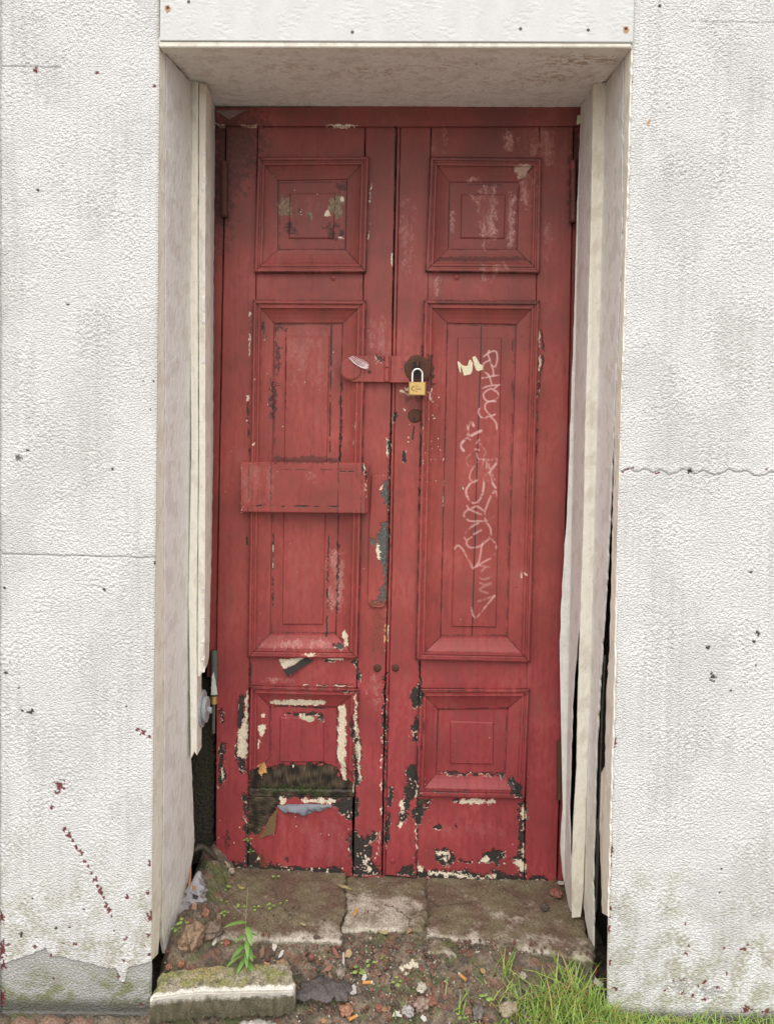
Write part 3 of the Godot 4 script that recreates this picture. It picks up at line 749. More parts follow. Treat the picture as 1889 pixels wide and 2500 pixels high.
func materials() -> void:
	var fine := noise_tex(0.04, 512, 512, 4, 5)
	var coarse := noise_tex(0.016, 512, 512, 5, 9)
	var streaks := noise_tex(0.03, 512, 512, 4, 21)
	var gm := FastNoiseLite.new()
	gm.frequency = 0.03
	gm.fractal_octaves = 5
	gm.fractal_gain = 0.65
	gm.seed = 77
	var mim := gm.get_seamless_image(512, 512)
	mim.convert(Image.FORMAT_RGB8)
	for y in 512:
		for x in 512:
			var v := mim.get_pixel(x, y).r
			var t := clampf(0.52 + 0.85 * v, 0.5, 1.2)
			mim.set_pixel(x, y, Color(minf(t, 1.0), minf(t * 0.985, 1.0), minf(t * 0.96, 1.0)))
	var mottle := ImageTexture.create_from_image(mim)
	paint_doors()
	var bytes := PackedByteArray()
	bytes.resize(TW * TH * 3)
	for i in TW * TH * 3:
		bytes[i] = int(clampf(col[i], 0.0, 1.0) * 255.0)
	var hb := PackedByteArray()
	hb.resize(TW * TH)
	for i in TW * TH:
		hb[i] = int(clampf(hgt[i], 0.0, 1.0) * 255.0)
	col = PackedFloat32Array()
	hgt = PackedFloat32Array()
	var dm := mat(Color.WHITE, 0.5)
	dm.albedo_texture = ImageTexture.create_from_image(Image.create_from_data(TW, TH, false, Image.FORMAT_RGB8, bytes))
	dm.texture_repeat = false
	dm.metallic_specular = 0.4
	bumpy(dm, ImageTexture.create_from_image(Image.create_from_data(TW, TH, false, Image.FORMAT_L8, hb)), 0.26)
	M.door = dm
	# brushed white timber with vertical grime
	var g1 := FastNoiseLite.new()
	g1.frequency = 1.0
	var lin := made_texture(256, 512, func(x, y):
		var s := g1.get_noise_2d(x * 0.16, y * 0.012) * 0.5 + g1.get_noise_2d(x * 0.5, y * 0.03) * 0.3
		var b := g1.get_noise_2d(x * 0.02 + 40.0, y * 0.012)
		var k := g1.get_noise_2d(x * 0.55 + 90.0, y * 0.13)
		var v := 0.965 + 0.025 * s + 0.035 * b
		var d := clampf((k - 0.48) * 4.0, 0.0, 1.0) * 0.7 + clampf((s - 0.30) * 2.2, 0.0, 1.0) * 0.40 + clampf((b - 0.05) * 0.5, 0.0, 0.14)
		return Color(v, v * 0.985, v * 0.96).lerp(Color(0.42, 0.36, 0.28), d))
	for e in [["lilac", Color(0.895, 0.895, 0.90)], ["ivory", Color(0.92, 0.91, 0.88)], ["soffit", Color(0.95, 0.945, 0.935)]]:
		var m := mat(e[1], 0.62, true)
		m.albedo_texture = lin
		tri_map(m, 0.62, Vector3(2.0, 1.0, 2.0))
		M[e[0]] = bumpy(m, fine if e[0] != "ivory" else streaks, 0.16)
	M.board = mat(Color(0.835, 0.835, 0.83), 0.6)
	var bt := made_texture(512, 256, func(x, y):
		var k := g1.get_noise_2d(x * 0.018, y * 0.22) * 0.6 + g1.get_noise_2d(x * 0.06, y * 0.5) * 0.5
		var v := 0.94 + 0.03 * g1.get_noise_2d(x * 0.02, y * 0.02)
		return Color(v, v, v).lerp(Color(0.55, 0.53, 0.5), clampf((k - 0.5) * 4.0, 0.0, 0.6)))
	M.board.albedo_texture = bt
	tri_map(M.board, 0.5)
	var flakes := made_texture(512, 256, func(x, y):
		var k := g1.get_noise_2d(x * 0.03, y * 0.16) + 0.5 * g1.get_noise_2d(x * 0.09, y * 0.3)
		var msk := clampf(g1.get_noise_2d(x * 0.012 + 8.0, y * 0.02) * 2.5 + 0.25, 0.0, 1.0)
		var v := clampf(0.5 + k * 1.6 * msk + 0.35 * g1.get_noise_2d(x * 0.25, y * 0.25), 0.0, 1.0)
		return Color(v, v, v))
	bumpy(M.board, flakes, 0.07)
	var wn := FastNoiseLite.new()
	wn.noise_type = FastNoiseLite.TYPE_CELLULAR
	wn.cellular_return_type = FastNoiseLite.RETURN_DISTANCE
	wn.frequency = 0.064
	wn.fractal_type = FastNoiseLite.FRACTAL_NONE
	wn.domain_warp_enabled = true
	wn.domain_warp_amplitude = 9.0
	wn.domain_warp_frequency = 0.06
	var wl := FastNoiseLite.new()
	wl.frequency = 0.062
	wl.fractal_octaves = 2
	wl.seed = 88
	var wlb := wl.get_seamless_image(768, 768).get_data()
	wn.seed = 301
	var wim := wn.get_seamless_image(768, 768)
	var wb := wim.get_data()
	for i in wb.size():
		var v := wb[i] / 255.0
		wb[i] = int(255.0 * clampf(0.62 * (1.0 - v * v) + 0.48 * smoothstep(0.32, 0.62, wlb[i] / 255.0), 0.0, 1.0))
	M.wall = bumpy(mat(Color.WHITE, 0.92, true), ImageTexture.create_from_image(Image.create_from_data(768, 768, false, Image.FORMAT_L8, wb)), 0.34)
	tri_map(M.wall, 0.37, Vector3(1.0, 1.55, 1.0))
	M.render = bumpy(mat(Color(0.835, 0.83, 0.825), 0.92), noise_tex(0.05, 512, 512, 3, 31), 0.8)
	tri_map(M.render, 0.30)
	M.masonry = mat(Color(0.20, 0.185, 0.175), 0.95)
	M.rot = mat(Color(0.30, 0.27, 0.23), 0.9)
	M.rot.albedo_texture = made_texture(256, 256, func(x, y):
		var s := g1.get_noise_2d(x * 0.3, y * 0.03)
		var m := g1.get_noise_2d(x * 0.05 + 30.0, y * 0.03)
		var v := 0.75 + 0.3 * s
		return Color(v, v, v).lerp(Color(0.75, 0.85, 0.45), clampf(m * 1.2 - 0.1, 0.0, 0.4)))
	tri_map(M.rot, 0.2)
	bumpy(M.rot, streaks, 0.4)
	M.rust = mat(Color(0.42, 0.34, 0.29), 0.75)
	M.rust.albedo_texture = made_texture(128, 128, func(x, y):
		var a := g1.get_noise_2d(x * 0.12, y * 0.12)
		return Color(0.72, 0.66, 0.62).lerp(Color(0.85, 0.45, 0.28), clampf(0.4 + a, 0.0, 1.0)))
	tri_map(M.rust, 0.06)
	bumpy(M.rust, fine, 0.1)
	M.iron = bumpy(mat(Color(0.38, 0.39, 0.36), 0.7), coarse, 0.1)
	M.iron.metallic = 0.35
	tri_map(M.iron, 0.08)
	M.brass = bumpy(mat(Color(0.80, 0.68, 0.44), 0.5), streaks, 0.015)
	M.brass.metallic = 0.75
	tri_map(M.brass, 0.03, Vector3(0.3, 3, 1))
	M.steel = mat(Color(0.86, 0.86, 0.86), 0.18)
	M.steel.metallic = 1.0
	M.engraved = mat(Color(0.42, 0.31, 0.16), 0.6)
	M.stone = bumpy(mat(Color.WHITE, 0.68, true), fine, 0.16)
	tri_map(M.stone, 0.1)
	M.soil = bumpy(mat(Color.WHITE, 0.95, true), fine, 0.3)
	tri_map(M.soil, 0.07)
	M.stone.albedo_texture = mottle
	M.soil.albedo_texture = mottle
	M.brick = bumpy(mat(Color.WHITE, 0.9, true), coarse, 0.3)
	tri_map(M.brick, 0.12)
	M.brick.albedo_texture = mottle
	M.leaf = mat(Color.WHITE, 0.5, true)
	M.leaf.backlight_enabled = true
	M.leaf.backlight = Color(0.5, 0.6, 0.25)
	M.bits = bumpy(mat(Color.WHITE, 0.85, true), coarse, 0.08)
	tri_map(M.bits, 0.03)
	M.bits.albedo_texture = mottle
	M.paper = bumpy(mat(Color(0.86, 0.82, 0.70), 0.9), coarse, 0.1)
	tri_map(M.paper, 0.08)
	M.feather = mat(Color(0.90, 0.86, 0.86), 0.8)
	M.feather.backlight_enabled = true
	M.feather.backlight = Color(0.6, 0.58, 0.58)
	M.plastic = mat(Color(0.62, 0.63, 0.64), 0.45)
	M.film = mat(Color(0.72, 0.70, 0.72, 0.55), 0.32)
	M.film.transparency = BaseMaterial3D.TRANSPARENCY_ALPHA
	M.web = mat(Color(0.75, 0.73, 0.72, 0.22), 0.9)
	M.web.transparency = BaseMaterial3D.TRANSPARENCY_ALPHA
	M.curl = bumpy(mat(Color(0.46, 0.47, 0.50), 0.5), streaks, 0.1)
	tri_map(M.curl, 0.08)
	M.torn = bumpy(mat(Color(0.46, 0.37, 0.25), 0.9), streaks, 0.2)
	tri_map(M.torn, 0.06)

# ---------- walls ----------
var spots := []
func spot(x: float, y: float, r: float, c: Color, stretch := 1.0, dz := -0.0015) -> void:
	var p := P(x, y, 0.0)
	spots.append([p.x, p.y, r, c, stretch, dz])
const BARE := Color(0.17, 0.045, 0.045)
const DARK := Color(0.05, 0.045, 0.045)
# edge_x: x of the wall's end at the doorway, by height; side -1 is the left wall
func render_coat(x_far: float, edge_x: Callable, side: int, joints: Array, cement: PackedVector2Array, parent: Node) -> void:
	var y0 := -0.06
	var y1 := 2.42
	var d := 0.0020
	var ny := int((y1 - y0) / d)
	var nx := int(absf(edge_x.call(1.0) - x_far) / d)
	var verts := PackedVector3Array()
	verts.resize((nx + 1) * (ny + 1))
	var nors := PackedVector3Array()
	nors.resize(verts.size())
	var cols := PackedColorArray()
	cols.resize(verts.size())
	var k := 0
	var seed_ := 300.0 if side < 0 else 900.0
	var lo := Vector2(9, 9)
	var hi := Vector2(-9, -9)
	for p in cement:
		lo = lo.min(p)
		hi = hi.max(p)
	for j in ny + 1:
		var y := y0 + (y1 - y0) * j / ny
		var xe: float = edge_x.call(y)
		for i in nx + 1:
			var x := lerpf(x_far, xe, float(i) / nx)
			var big := nz.get_noise_2d(x * 7.0 + seed_, y * 7.0)
			var wx := x + 0.0015 * nz.get_noise_2d(x * 60.0, y * 60.0 + seed_)
			var a := nz.get_noise_2d(wx * 84.0 + seed_, y * 116.0)
			var b := nz.get_noise_2d(wx * 165.0 + seed_, y * 215.0 + 70.0)
			var pit := nz.get_noise_2d(wx * 118.0 + 40.0, y * 150.0 + seed_)
			var h := (smoothstep(-0.42, 0.12, a + 0.55 * b) * 0.0010 + smoothstep(-0.55, -0.15, pit + 0.3 * b) * 0.0010) * (0.8 + 0.9 * big)
			# smoother band beside the doorway and towards the foot
			var near := absf(x - xe)
			h *= 0.45 + 0.55 * smoothstep(0.0, 0.05, near)
			h *= lerpf(0.6, 1.0, smoothstep(0.0, 0.5, y))
			var w := 0.665 + 0.02 * big
			var c := Color(w, w * 0.994, w * 0.984)
			# the dirt of rain and the algae of the foot
			var low := 1.0 - smoothstep(0.0, 0.42, y - 0.10 * big)
			var alg := clampf(low * (0.42 + 0.9 * nz.get_noise_2d(x * 14.0 + seed_, y * 14.0) + 0.7 * nz.get_noise_2d(x * 70.0, y * 70.0)), 0.0, 1.0)
			c = c.lerp(Color(0.34, 0.325, 0.22), alg * 0.72)
			var grime := clampf(nz.get_noise_2d(x * 5.0 + seed_ * 2.0, y * 3.0) * 0.7 + 0.25 * nz.get_noise_2d(x * 30.0, y * 30.0) - 0.1, 0.0, 0.22)
			c = c.lerp(Color(0.42, 0.41, 0.40), grime)
			var run := clampf(nz.get_noise_2d(x * 55.0 + seed_, y * 2.2) * 0.9 + nz.get_noise_2d(x * 6.0, y * 3.0 + seed_) * 0.8 - 0.25, 0.0, 0.5)
			c = c.lerp(Color(0.40, 0.385, 0.36), run * 0.36)
			if near < 0.012:
				c = c.lerp(Color(0.62, 0.56, 0.44), 0.35 * (1.0 - near / 0.012) * clampf(0.6 + nz.get_noise_2d(y * 30.0, 3.0), 0.0, 1.0))
			for jn in joints:
				var t: float = jn[0] + jn[1] * (x - x_far) + jn[2] * nz.get_noise_2d(x * 22.0, jn[0] * 9.0) + jn[2] * 0.22 * nz.get_noise_2d(x * 70.0, jn[0] * 9.0)
				if x > jn[3] and x < jn[4] and absf(y - t) < 0.004:
					var g: float = exp(-pow((y - t) / 0.0016, 2.0)) * jn[5]
					h -= 0.003 * g
					c = c.lerp(Color(0.22, 0.2, 0.19), 0.75 * g)
				elif x > jn[3] and x < jn[4] and jn[2] > 0.004 and y > t and y < t + 0.02:
					h += 0.0012 * (1.0 - (y - t) / 0.02)
			if x < hi.x + 0.02 and x > lo.x - 0.02 and y < hi.y + 0.02:
				var q := Vector2(x + 0.002 * nz.get_noise_2d(x * 40.0, y * 40.0), y + 0.002 * nz.get_noise_2d(x * 50.0 + 40.0, y * 50.0))
				if Geometry2D.is_point_in_polygon(q, cement):
					h = -0.0030 + 0.0005 * a + 0.001 * b
					var e := 0.385 + 0.04 * big + 0.03 * b
					c = Color(e, e * 0.985, e * 0.95)
					var moss := clampf((1.0 - smoothstep(-0.02, 0.085, y)) * (0.45 + 0.8 * nz.get_noise_2d(x * 9.0 + 5.0, y * 15.0) + 0.7 * nz.get_noise_2d(x * 31.0, y * 40.0) + 0.5 * b), 0.0, 1.0)
					c = c.lerp(Color(0.17, 0.19, 0.07), moss * 0.85)
			if y < -0.005:
				c = c.lerp(Color(0.09, 0.085, 0.075), smoothstep(-0.005, -0.04, y) * 0.9)
			# rounded arris at the doorway
			if near < 0.006:
				h -= 0.004 * pow(1.0 - near / 0.006, 2.0)
			verts[k] = Vector3(x, y, h)
			cols[k] = c
			k += 1
	for s in spots:
		if signf(s[0]) != side:
			continue
		var r: float = s[2]
		var rr := r * 2.2 * maxf(1.0, s[4])
		for j in range(maxi(0, int((s[1] - rr - y0) / d)), mini(ny, int((s[1] + rr - y0) / d) + 2)):
			for i in nx + 1:
				var n := j * (nx + 1) + i
				var v := verts[n]
				if absf(v.x - s[0]) < rr:
					var dd := Vector2(v.x - s[0], (v.y - s[1]) / s[4]).length() / r + 0.75 * nz.get_noise_2d(v.x * 120.0 + s[0] * 50.0, v.y * 120.0)
					if dd < 1.0:
						verts[n] = Vector3(v.x, v.y, v.z + s[5])
						cols[n] = cols[n].lerp(s[3], clampf((1.0 - dd) * 4.0, 0.0, 1.0) * s[3].a)
	for j in ny + 1:
		for i in nx + 1:
			var l := verts[j * (nx + 1) + maxi(i - 1, 0)]
			var r := verts[j * (nx + 1) + mini(i + 1, nx)]
			var u := verts[mini(j + 1, ny) * (nx + 1) + i]
			var o := verts[maxi(j - 1, 0) * (nx + 1) + i]
			var n := (r - l).cross(u - o).normalized()
			nors[j * (nx + 1) + i] = n if n.z > 0.0 else -n
	var idx := PackedInt32Array()
	idx.resize(nx * ny * 6)
	var m := 0
	var flip: bool = edge_x.call(1.0) < x_far
	for j in ny:
		for i in nx:
			var a := j * (nx + 1) + i
			var b := a + 1
			var c := a + nx + 1
			var e := c + 1
			var o := [a, c, b, b, c, e] if not flip else [a, b, c, b, e, c]
			for t in 6:
				idx[m + t] = o[t]
			m += 6
	var arr := []
	arr.resize(Mesh.ARRAY_MAX)
	arr[Mesh.ARRAY_VERTEX] = verts
	arr[Mesh.ARRAY_NORMAL] = nors
	arr[Mesh.ARRAY_COLOR] = cols
	arr[Mesh.ARRAY_INDEX] = idx
	var am := ArrayMesh.new()
	am.add_surface_from_arrays(Mesh.PRIMITIVE_TRIANGLES, arr)
	var o := MeshInstance3D.new()
	o.name = "render_coat"
	o.mesh = am
	o.material_override = M.wall
	parent.add_child(o, true)
	# the returned end of the coat, 2 cm into the doorway
	var rows := []
	for j in range(0, ny + 1, 4):
		var v := verts[j * (nx + 1) + nx]
		rows.append(PackedVector3Array([v, v + Vector3(0, 0, -0.0035)]))
	tint = Color(0.62, 0.60, 0.57)
	surf(rows, false, func(_p, _r): return Vector3(-side, 0, 0))
	tint = Color.WHITE
	put("coat_edge", M.wall, parent)
	# the plain wall farther along and above, and the masonry behind
	var far := x_far + side * 2.2
	box(Vector3(minf(far, x_far), -0.06, -0.03), Vector3(maxf(far, x_far), 3.3, 0.001), 0.0005)
	put("plain_render", M.render, parent)
	box(Vector3(minf(x_far, edge_x.call(1.0)), 2.42, -0.03), Vector3(maxf(x_far, edge_x.call(1.0)), 3.3, 0.001), 0.0005)
	put("upper_render", M.render, parent)
	var inner: float = edge_x.call(1.0) + side * 0.075
	box(Vector3(minf(far, inner), -0.06, -0.62), Vector3(maxf(far, inner), 3.3, -0.035), 0.0)
	put("masonry", M.masonry, parent)

func edge_fn(list: Array) -> Callable:
	var q := []
	for e in list:
		var p := P(e[0], e[1], 0.0)
		q.append(Vector2(p.y, p.x))
	return func(y):
		if y >= q[0].x:
			return q[0].y
		for i in q.size() - 1:
			if y <= q[i].x and y >= q[i + 1].x:
				return lerpf(q[i].y, q[i + 1].y, (q[i].x - y) / maxf(1e-6, q[i].x - q[i + 1].x))
		return q[q.size() - 1].y

func build_walls() -> void:
	# left wall: bare red-brown chips, dark pits
	for e in [[88, 172, 5, 1.3], [238, 178, 4, 1.0], [378, 211, 5, 0.8], [350, 1789, 8, 0.8], [336, 1782, 5, 0.8], [363, 1800, 5, 1.2], [148, 1918, 11, 1.2], [143, 1935, 7, 0.8], [128, 1970, 5, 1.0], [366, 2108, 5, 1.4], [362, 2180, 5, 1.2], [366, 2240, 9, 1.3], [363, 2285, 5, 1.0], [364, 2330, 4, 1.4], [311, 2190, 4, 1.5], [309, 2293, 6, 0.8], [183, 2306, 7, 0.5], [155, 2303, 4, 0.6], [86, 2312, 6, 0.8], [22, 2307, 4, 1.0], [5, 2240, 7, 2.0], [6, 2320, 10, 2.4], [4, 2440, 8, 2.5], [8, 2360, 7, 1.5], [124, 2332, 5, 1.2], [130, 2393, 3, 1.0], [303, 2345, 3, 1.6], [52, 2282, 4, 0.7], [290, 2385, 4, 2.0], [300, 2400, 4, 1.0], [345, 2456, 5, 0.6], [355, 2310, 3, 1.0]]:
		spot(e[0], e[1], e[2] / 1072.0, BARE, e[3])
	for k in 15:
		var t := k / 14.0
		var x := lerpf(158.0, 272.0, t) - 16.0 * sin(t * PI) * -0.6
		spot(x, lerpf(2024.0, 2240.0, t) + rng.randf_range(-3, 3), rng.randf_range(3.0, 6.5) * (0.6 if k in [5, 6, 7] else 1.0) / 1072.0, BARE, rng.randf_range(0.9, 1.8))
	for e in [[95, 465, 6], [166, 744, 4], [45, 1119, 9], [70, 1100, 4], [274, 1145, 5], [12, 1436, 4], [258, 1439, 5], [15, 1644, 4], [25, 1619, 3], [75, 1740, 7], [55, 1735, 4], [80, 1735, 4], [310, 1725, 3], [350, 932, 3], [376, 930, 3], [368, 1000, 2], [46, 1680, 3], [378, 1375, 3], [82, 2195, 3], [137, 2265, 4], [52, 2282, 5], [170, 2265, 3], [280, 2272, 3], [205, 2220, 3]]:
		spot(e[0], e[1], e[2] / 1072.0, DARK, rng.randf_range(0.7, 1.3))
	# right wall
	for e in [[1500, 1815, 5, 3.0], [1494, 1920, 4, 1.5], [1492, 2078, 7, 2.2], [1491, 2110, 3, 3.0], [1490, 2220, 5, 1.3], [1488, 2240, 4, 1.3], [1486, 2270, 5, 2.4], [1488, 2350, 4, 2.6], [1672, 2258, 4, 1.6], [1680, 2310, 5, 0.8], [1673, 2328, 5, 1.0], [1768, 2316, 5, 0.8], [1812, 2318, 9, 0.6], [1824, 2307, 5, 1.0], [1773, 2378, 5, 1.2], [1668, 2394, 8, 1.0], [1718, 2398, 7, 1.1], [1702, 2408, 5, 1.0], [1750, 2412, 9, 0.6], [1625, 2417, 6, 1.2], [1665, 2425, 10, 0.8], [1690, 2432, 8, 0.8], [1720, 2440, 8, 0.7], [1820, 2465, 16, 0.7], [1870, 2470, 12, 0.8], [1642, 2394, 3, 1.0], [1500, 2415, 7, 1.2], [1530, 1146, 6, 0.6], [1542, 1143, 5, 0.6], [1521, 1153, 4, 0.6], [1604, 1155, 6, 0.6], [1868, 1146, 5, 0.7]]:
		spot(e[0], e[1], e[2] * 0.8 / 1072.0, BARE, e[3])
	for e in [[1850, 1547, 6], [1840, 1566, 4], [1727, 1582, 5], [1740, 1655, 8], [1735, 1645, 4], [1842, 1625, 3], [1833, 1398, 4], [1759, 2122, 3], [1757, 2180, 3], [1610, 15, 4], [1682, 1150, 6], [1783, 1686, 3], [1542, 200, 3]]:
		spot(e[0], e[1], e[2] / 1072.0, DARK, 1.0)
	spot(1583, 301, 0.005, Color(0.5, 0.27, 0.10, 0.75), 1.6, 0.0)
	spot(48, 1118, 0.010, Color(0.3, 0.29, 0.28, 0.5), 0.7, 0.0)
	spot(1660, 2410, 0.022, Color(0.40, 0.39, 0.37, 0.9), 0.7, -0.002)
	spot(1735, 2425, 0.025, Color(0.40, 0.39, 0.37, 0.9), 0.5, -0.002)
	var w := thing("wall", "rough white rendered wall left of the red doors, grey cement bared at its foot", "wall")
	var cem := PackedVector2Array()
	for p in pts([-8, 1110, 0, 1075, 50, 1068, 150, 1030, 240, 1000, 345, 955, 362, 1010, 372, 1022, 440, 1020, 640, 1065, 790, 1105, 870, 1110, 885, 1190, 910, 1222, 932, 1180, 945, 1110, 1050, 1080, 1112, 1060, 1135, 1120, 1125, 1440, -8, 1440], 0, 2000, 3.038):
		var q := P(p.x, p.y, 0.0)
		cem.append(Vector2(q.x, q.y))
	cem[0].x -= 0.2
	cem[cem.size() - 1].x -= 0.2
	var yj := P(8, 1355, 0.0)
	var yk := P(5, 162, 0.0)
	render_coat(-0.97, edge_fn([[389, -60], [389, 110], [386, 600], [381, 1200], [374, 1800], [369, 2360], [367, 2500]]), -1, [[yj.y + 0.002, -0.004, 0.0012, P(6, 0).x, -0.5, 1.0], [yk.y, -0.003, 0.001, P(6, 0).x, P(150, 0).x, 0.8]], cem, w)
	w = thing("wall", "rough white rendered wall right of the red doors, one cracked joint across it", "wall")
	var yr := P(1515, 1152, 0.0)
	var yt := P(1700, 52, 0.0)
	render_coat(0.99, edge_fn([[1545, -60], [1541, 120], [1536, 285], [1528, 570], [1515, 1000], [1505, 1345], [1499, 1700], [1492, 1900], [1485, 2240], [1483, 2340], [1482, 2500]]), 1, [[yr.y + 0.002, -0.002, 0.008, 0.5, 0.99, 1.0], [yt.y, 0.004, 0.002, 0.66, 0.99, 0.5]], PackedVector2Array(), w)
	# neighbouring pilaster just outside on the left
	tint = Color(0.84, 0.84, 0.835)
	box(Vector3(-1.05, -0.06, 0.002), Vector3(P(3, 1250).x, 3.3, 0.007), 0.002)
	tint = Color.WHITE
	tag(put("pilaster_strip", M.render), "smooth white pilaster strip along the photo's left edge", "pilaster")
	# lintel board
	var lb := thing("lintel_board", "broad flaking white timber lintel board over the doorway", "lintel")
	var a := P(391, 100, 0.01)
	var b := P(1544, 104, 0.01)
	plate(PackedVector3Array([Vector3(a.x, a.y, 0.012), Vector3(b.x, b.y, 0.012), Vector3(b.x, 2.62, 0.012), Vector3(a.x, 2.62, 0.012)]), Vector3(0, 0, -0.05), 0.0015)
	put("board", M.board, lb)
	plate(PackedVector3Array([Vector3(a.x, a.y - 0.013, 0.009), Vector3(b.x - 0.003, b.y - 0.010, 0.009), Vector3(b.x - 0.003, b.y - 0.0005, 0.009), Vector3(a.x, a.y - 0.0005, 0.009)]), Vector3(0, 0, -0.03), 0.002)
	put("lower_bead", M.ivory, lb)
	for e in [[410, 19, "rust"], [461, 4, "iron"], [860, 78, "iron"], [1435, 73, "iron"], [1527, 70, "rust"], [1270, 70, "iron"]]:
		var c := P(e[0], e[1], 0.012)
		turned(Vector3(c.x, c.y, 0.0115), [[0.0, 0.0022], [0.003, 0.0018], [0.0042, 0.0]], 10)
		put("nail_head", M[e[2]], lb)
		if e[2] == "rust":
			tint = Color(0.55, 0.33, 0.18)
			var r := rough(pts([-6, -5, 4, -6, 8, 2, 5, 9, -2, 12, -7, 4], e[0], e[1]), 2.0, 2.0, e[0])
			flat_plate(r, 0.0126, 0.0009, 0.0)
			tint = Color.WHITE
			put("rust_bloom", M.bits, lb)
	box(Vector3(a.x, 2.62, -0.03), Vector3(b.x, 3.3, 0.001), 0.0005)
	put("upper_render", M.render, lb)
	var core := thing("wall_core", "dark masonry seen through the gaps around the door", "wall")
	box(Vector3(-0.605, 2.235, -0.62), Vector3(0.612, 3.3, -0.042), 0.0)
	put("head_masonry", M.masonry, core)
	box(Vector3(-0.62, -0.08, -0.66), Vector3(0.62, 2.3, -0.622), 0.0)
	put("back_masonry", M.masonry, core)

# ---------- the white timber lining of the doorway ----------
func build_lining() -> void:
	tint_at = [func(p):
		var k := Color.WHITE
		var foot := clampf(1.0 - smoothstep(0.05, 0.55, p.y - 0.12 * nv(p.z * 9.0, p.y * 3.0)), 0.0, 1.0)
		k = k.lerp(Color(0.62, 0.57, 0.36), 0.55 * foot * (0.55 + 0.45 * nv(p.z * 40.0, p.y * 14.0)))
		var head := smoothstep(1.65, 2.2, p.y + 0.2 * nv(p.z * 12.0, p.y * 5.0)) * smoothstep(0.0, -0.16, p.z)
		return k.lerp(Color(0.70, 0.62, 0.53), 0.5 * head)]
	var t := thing("door_lining", "split and curling white timber lining of the doorway", "door lining")
	var jl := Plane(P(389, 112, -0.004), P(370, 2340, -0.004), P(464, 900, ZS))
	var out := Vector3(-1, 0, -0.05) * 0.009
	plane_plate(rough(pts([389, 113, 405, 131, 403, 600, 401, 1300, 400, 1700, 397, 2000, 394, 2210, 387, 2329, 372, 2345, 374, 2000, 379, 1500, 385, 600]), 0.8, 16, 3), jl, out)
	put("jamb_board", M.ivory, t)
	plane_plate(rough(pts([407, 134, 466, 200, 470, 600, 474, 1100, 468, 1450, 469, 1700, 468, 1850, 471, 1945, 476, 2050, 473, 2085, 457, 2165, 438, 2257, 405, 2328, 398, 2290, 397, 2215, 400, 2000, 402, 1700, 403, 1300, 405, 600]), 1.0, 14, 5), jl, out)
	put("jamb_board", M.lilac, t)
	flat_plate(rough(pts([461, 196, 484, 199, 482.5, 600, 483.5, 1100, 480, 1500, 481, 1845, 474, 1836, 466, 1853, 460, 1450, 467, 1100, 463, 600]), 0.5, 18, 9), ZS, 0.05, 0.0015)
	put("stop_strip", M.ivory, t)
	flat_plate(rough(pts([486, 200, 503, 206, 501, 600, 501.5, 1100, 500, 1450, 497, 1622, 494, 1640, 488, 1652, 482.5, 1652, 482.5, 1450, 486, 1100, 485, 600]), 0.5, 18, 12), ZS - 0.003, 0.06, 0.0015)
	put("stop_strip", M.ivory, t)
	var sl := Plane(P(503, 206, ZS - 0.004), P(501, 1100, ZS - 0.004), P(522, 1100, ZD + 0.004))
	plane_plate(rough(pts([504, 208, 525.5, 265, 522, 700, 521, 1100, 515, 1450, 511, 1590, 500, 1642, 500.5, 1450, 502, 1100, 501.5, 600]), 1.0, 14, 14), sl, out, 0.001, ZD + 0.004, ZS)
	put("rebate_board", M.lilac, t)
	# soffit
	var sp := Plane(P(389, 112, 0.0), P(1541, 119, 0.0), P(960, 262, ZD))
	plane_plate(pts([389, 112, 1541, 119, 1479, 199, 1447, 203, 1416, 258, 960, 262, 526, 267, 503, 206, 461, 196]), sp, Vector3(0, 0.02, 0))
	var sob := put("soffit_board", M.soffit, t)
	var keep := tint_at
	tint_at = []
	# the painted face of the soffit with its rust stains, 1.5 mm below the board
	var rows := []
	var cols := []
	var s0 := PP(391, 113.5, sp)
	var s1 := PP(1539, 120.5, sp)
	var s2 := PP(1416, 259.5, sp)
	var s3 := PP(526, 267.5, sp)
	for i in 221:
		var line := PackedVector3Array()
		var cl := PackedColorArray()
		for j in 81:
			var p := s0.lerp(s1, i / 220.0).lerp(s3.lerp(s2, i / 220.0), j / 80.0)
			line.append(p - Vector3(0, 0.0015 + 0.0006 * nv(p.x, p.z, 40.0), 0))
			var k := Color(1, 1, 1)
			var n := nv(p.x * 0.45, p.z, 60.0, 3.0) + 0.6 * nv(p.x * 0.5, p.z, 150.0, 6.0)
			var w := 0.0
			for q in [[0.43, -0.06, 0.10, 0.9], [0.40, -0.15, 0.08, 0.7], [0.16, -0.09, 0.08, 0.45], [-0.06, -0.13, 0.09, 0.55], [-0.23, -0.10, 0.07, 0.45], [0.30, -0.19, 0.07, 0.3]]:
				w += q[3] * exp(-(pow((p.x - q[0]) / q[2], 2.0) + pow((p.z - q[1]) / 0.035, 2.0)))
			k = k.lerp(Color(0.52, 0.36, 0.22), clampf((n + 0.5 * w - 0.34) * 2.2, 0.0, 0.85) * minf(1.0, w * 1.3))
			k = k.lerp(Color(0.36, 0.30, 0.26), clampf((nv(p.x, p.z, 110.0, 21.0) + 0.35 * w - 0.74) * 4.0, 0.0, 0.7))
			var g := clampf(0.25 + nv(p.x, p.z, 7.0, 9.0) + 0.4 * nv(p.x, p.z, 30.0, 9.0), 0.0, 1.0)
			cl.append(k.lerp(Color(0.74, 0.69, 0.63), 0.12 * g))
		rows.append(line)
		cols.append(cl)
	surf(rows, false, func(_p, _r): return Vector3(0, -1, 0), cols)
	put("stained_paint", M.soffit, sob)
	tint_at = keep
	# right side, warped away from the wall by damp
	var jr := Plane(P(1478, 200, ZS), P(1434, 1870, ZS), P(1512, 1050, -0.004))
	var outr := Vector3(1, 0, -0.05) * 0.004
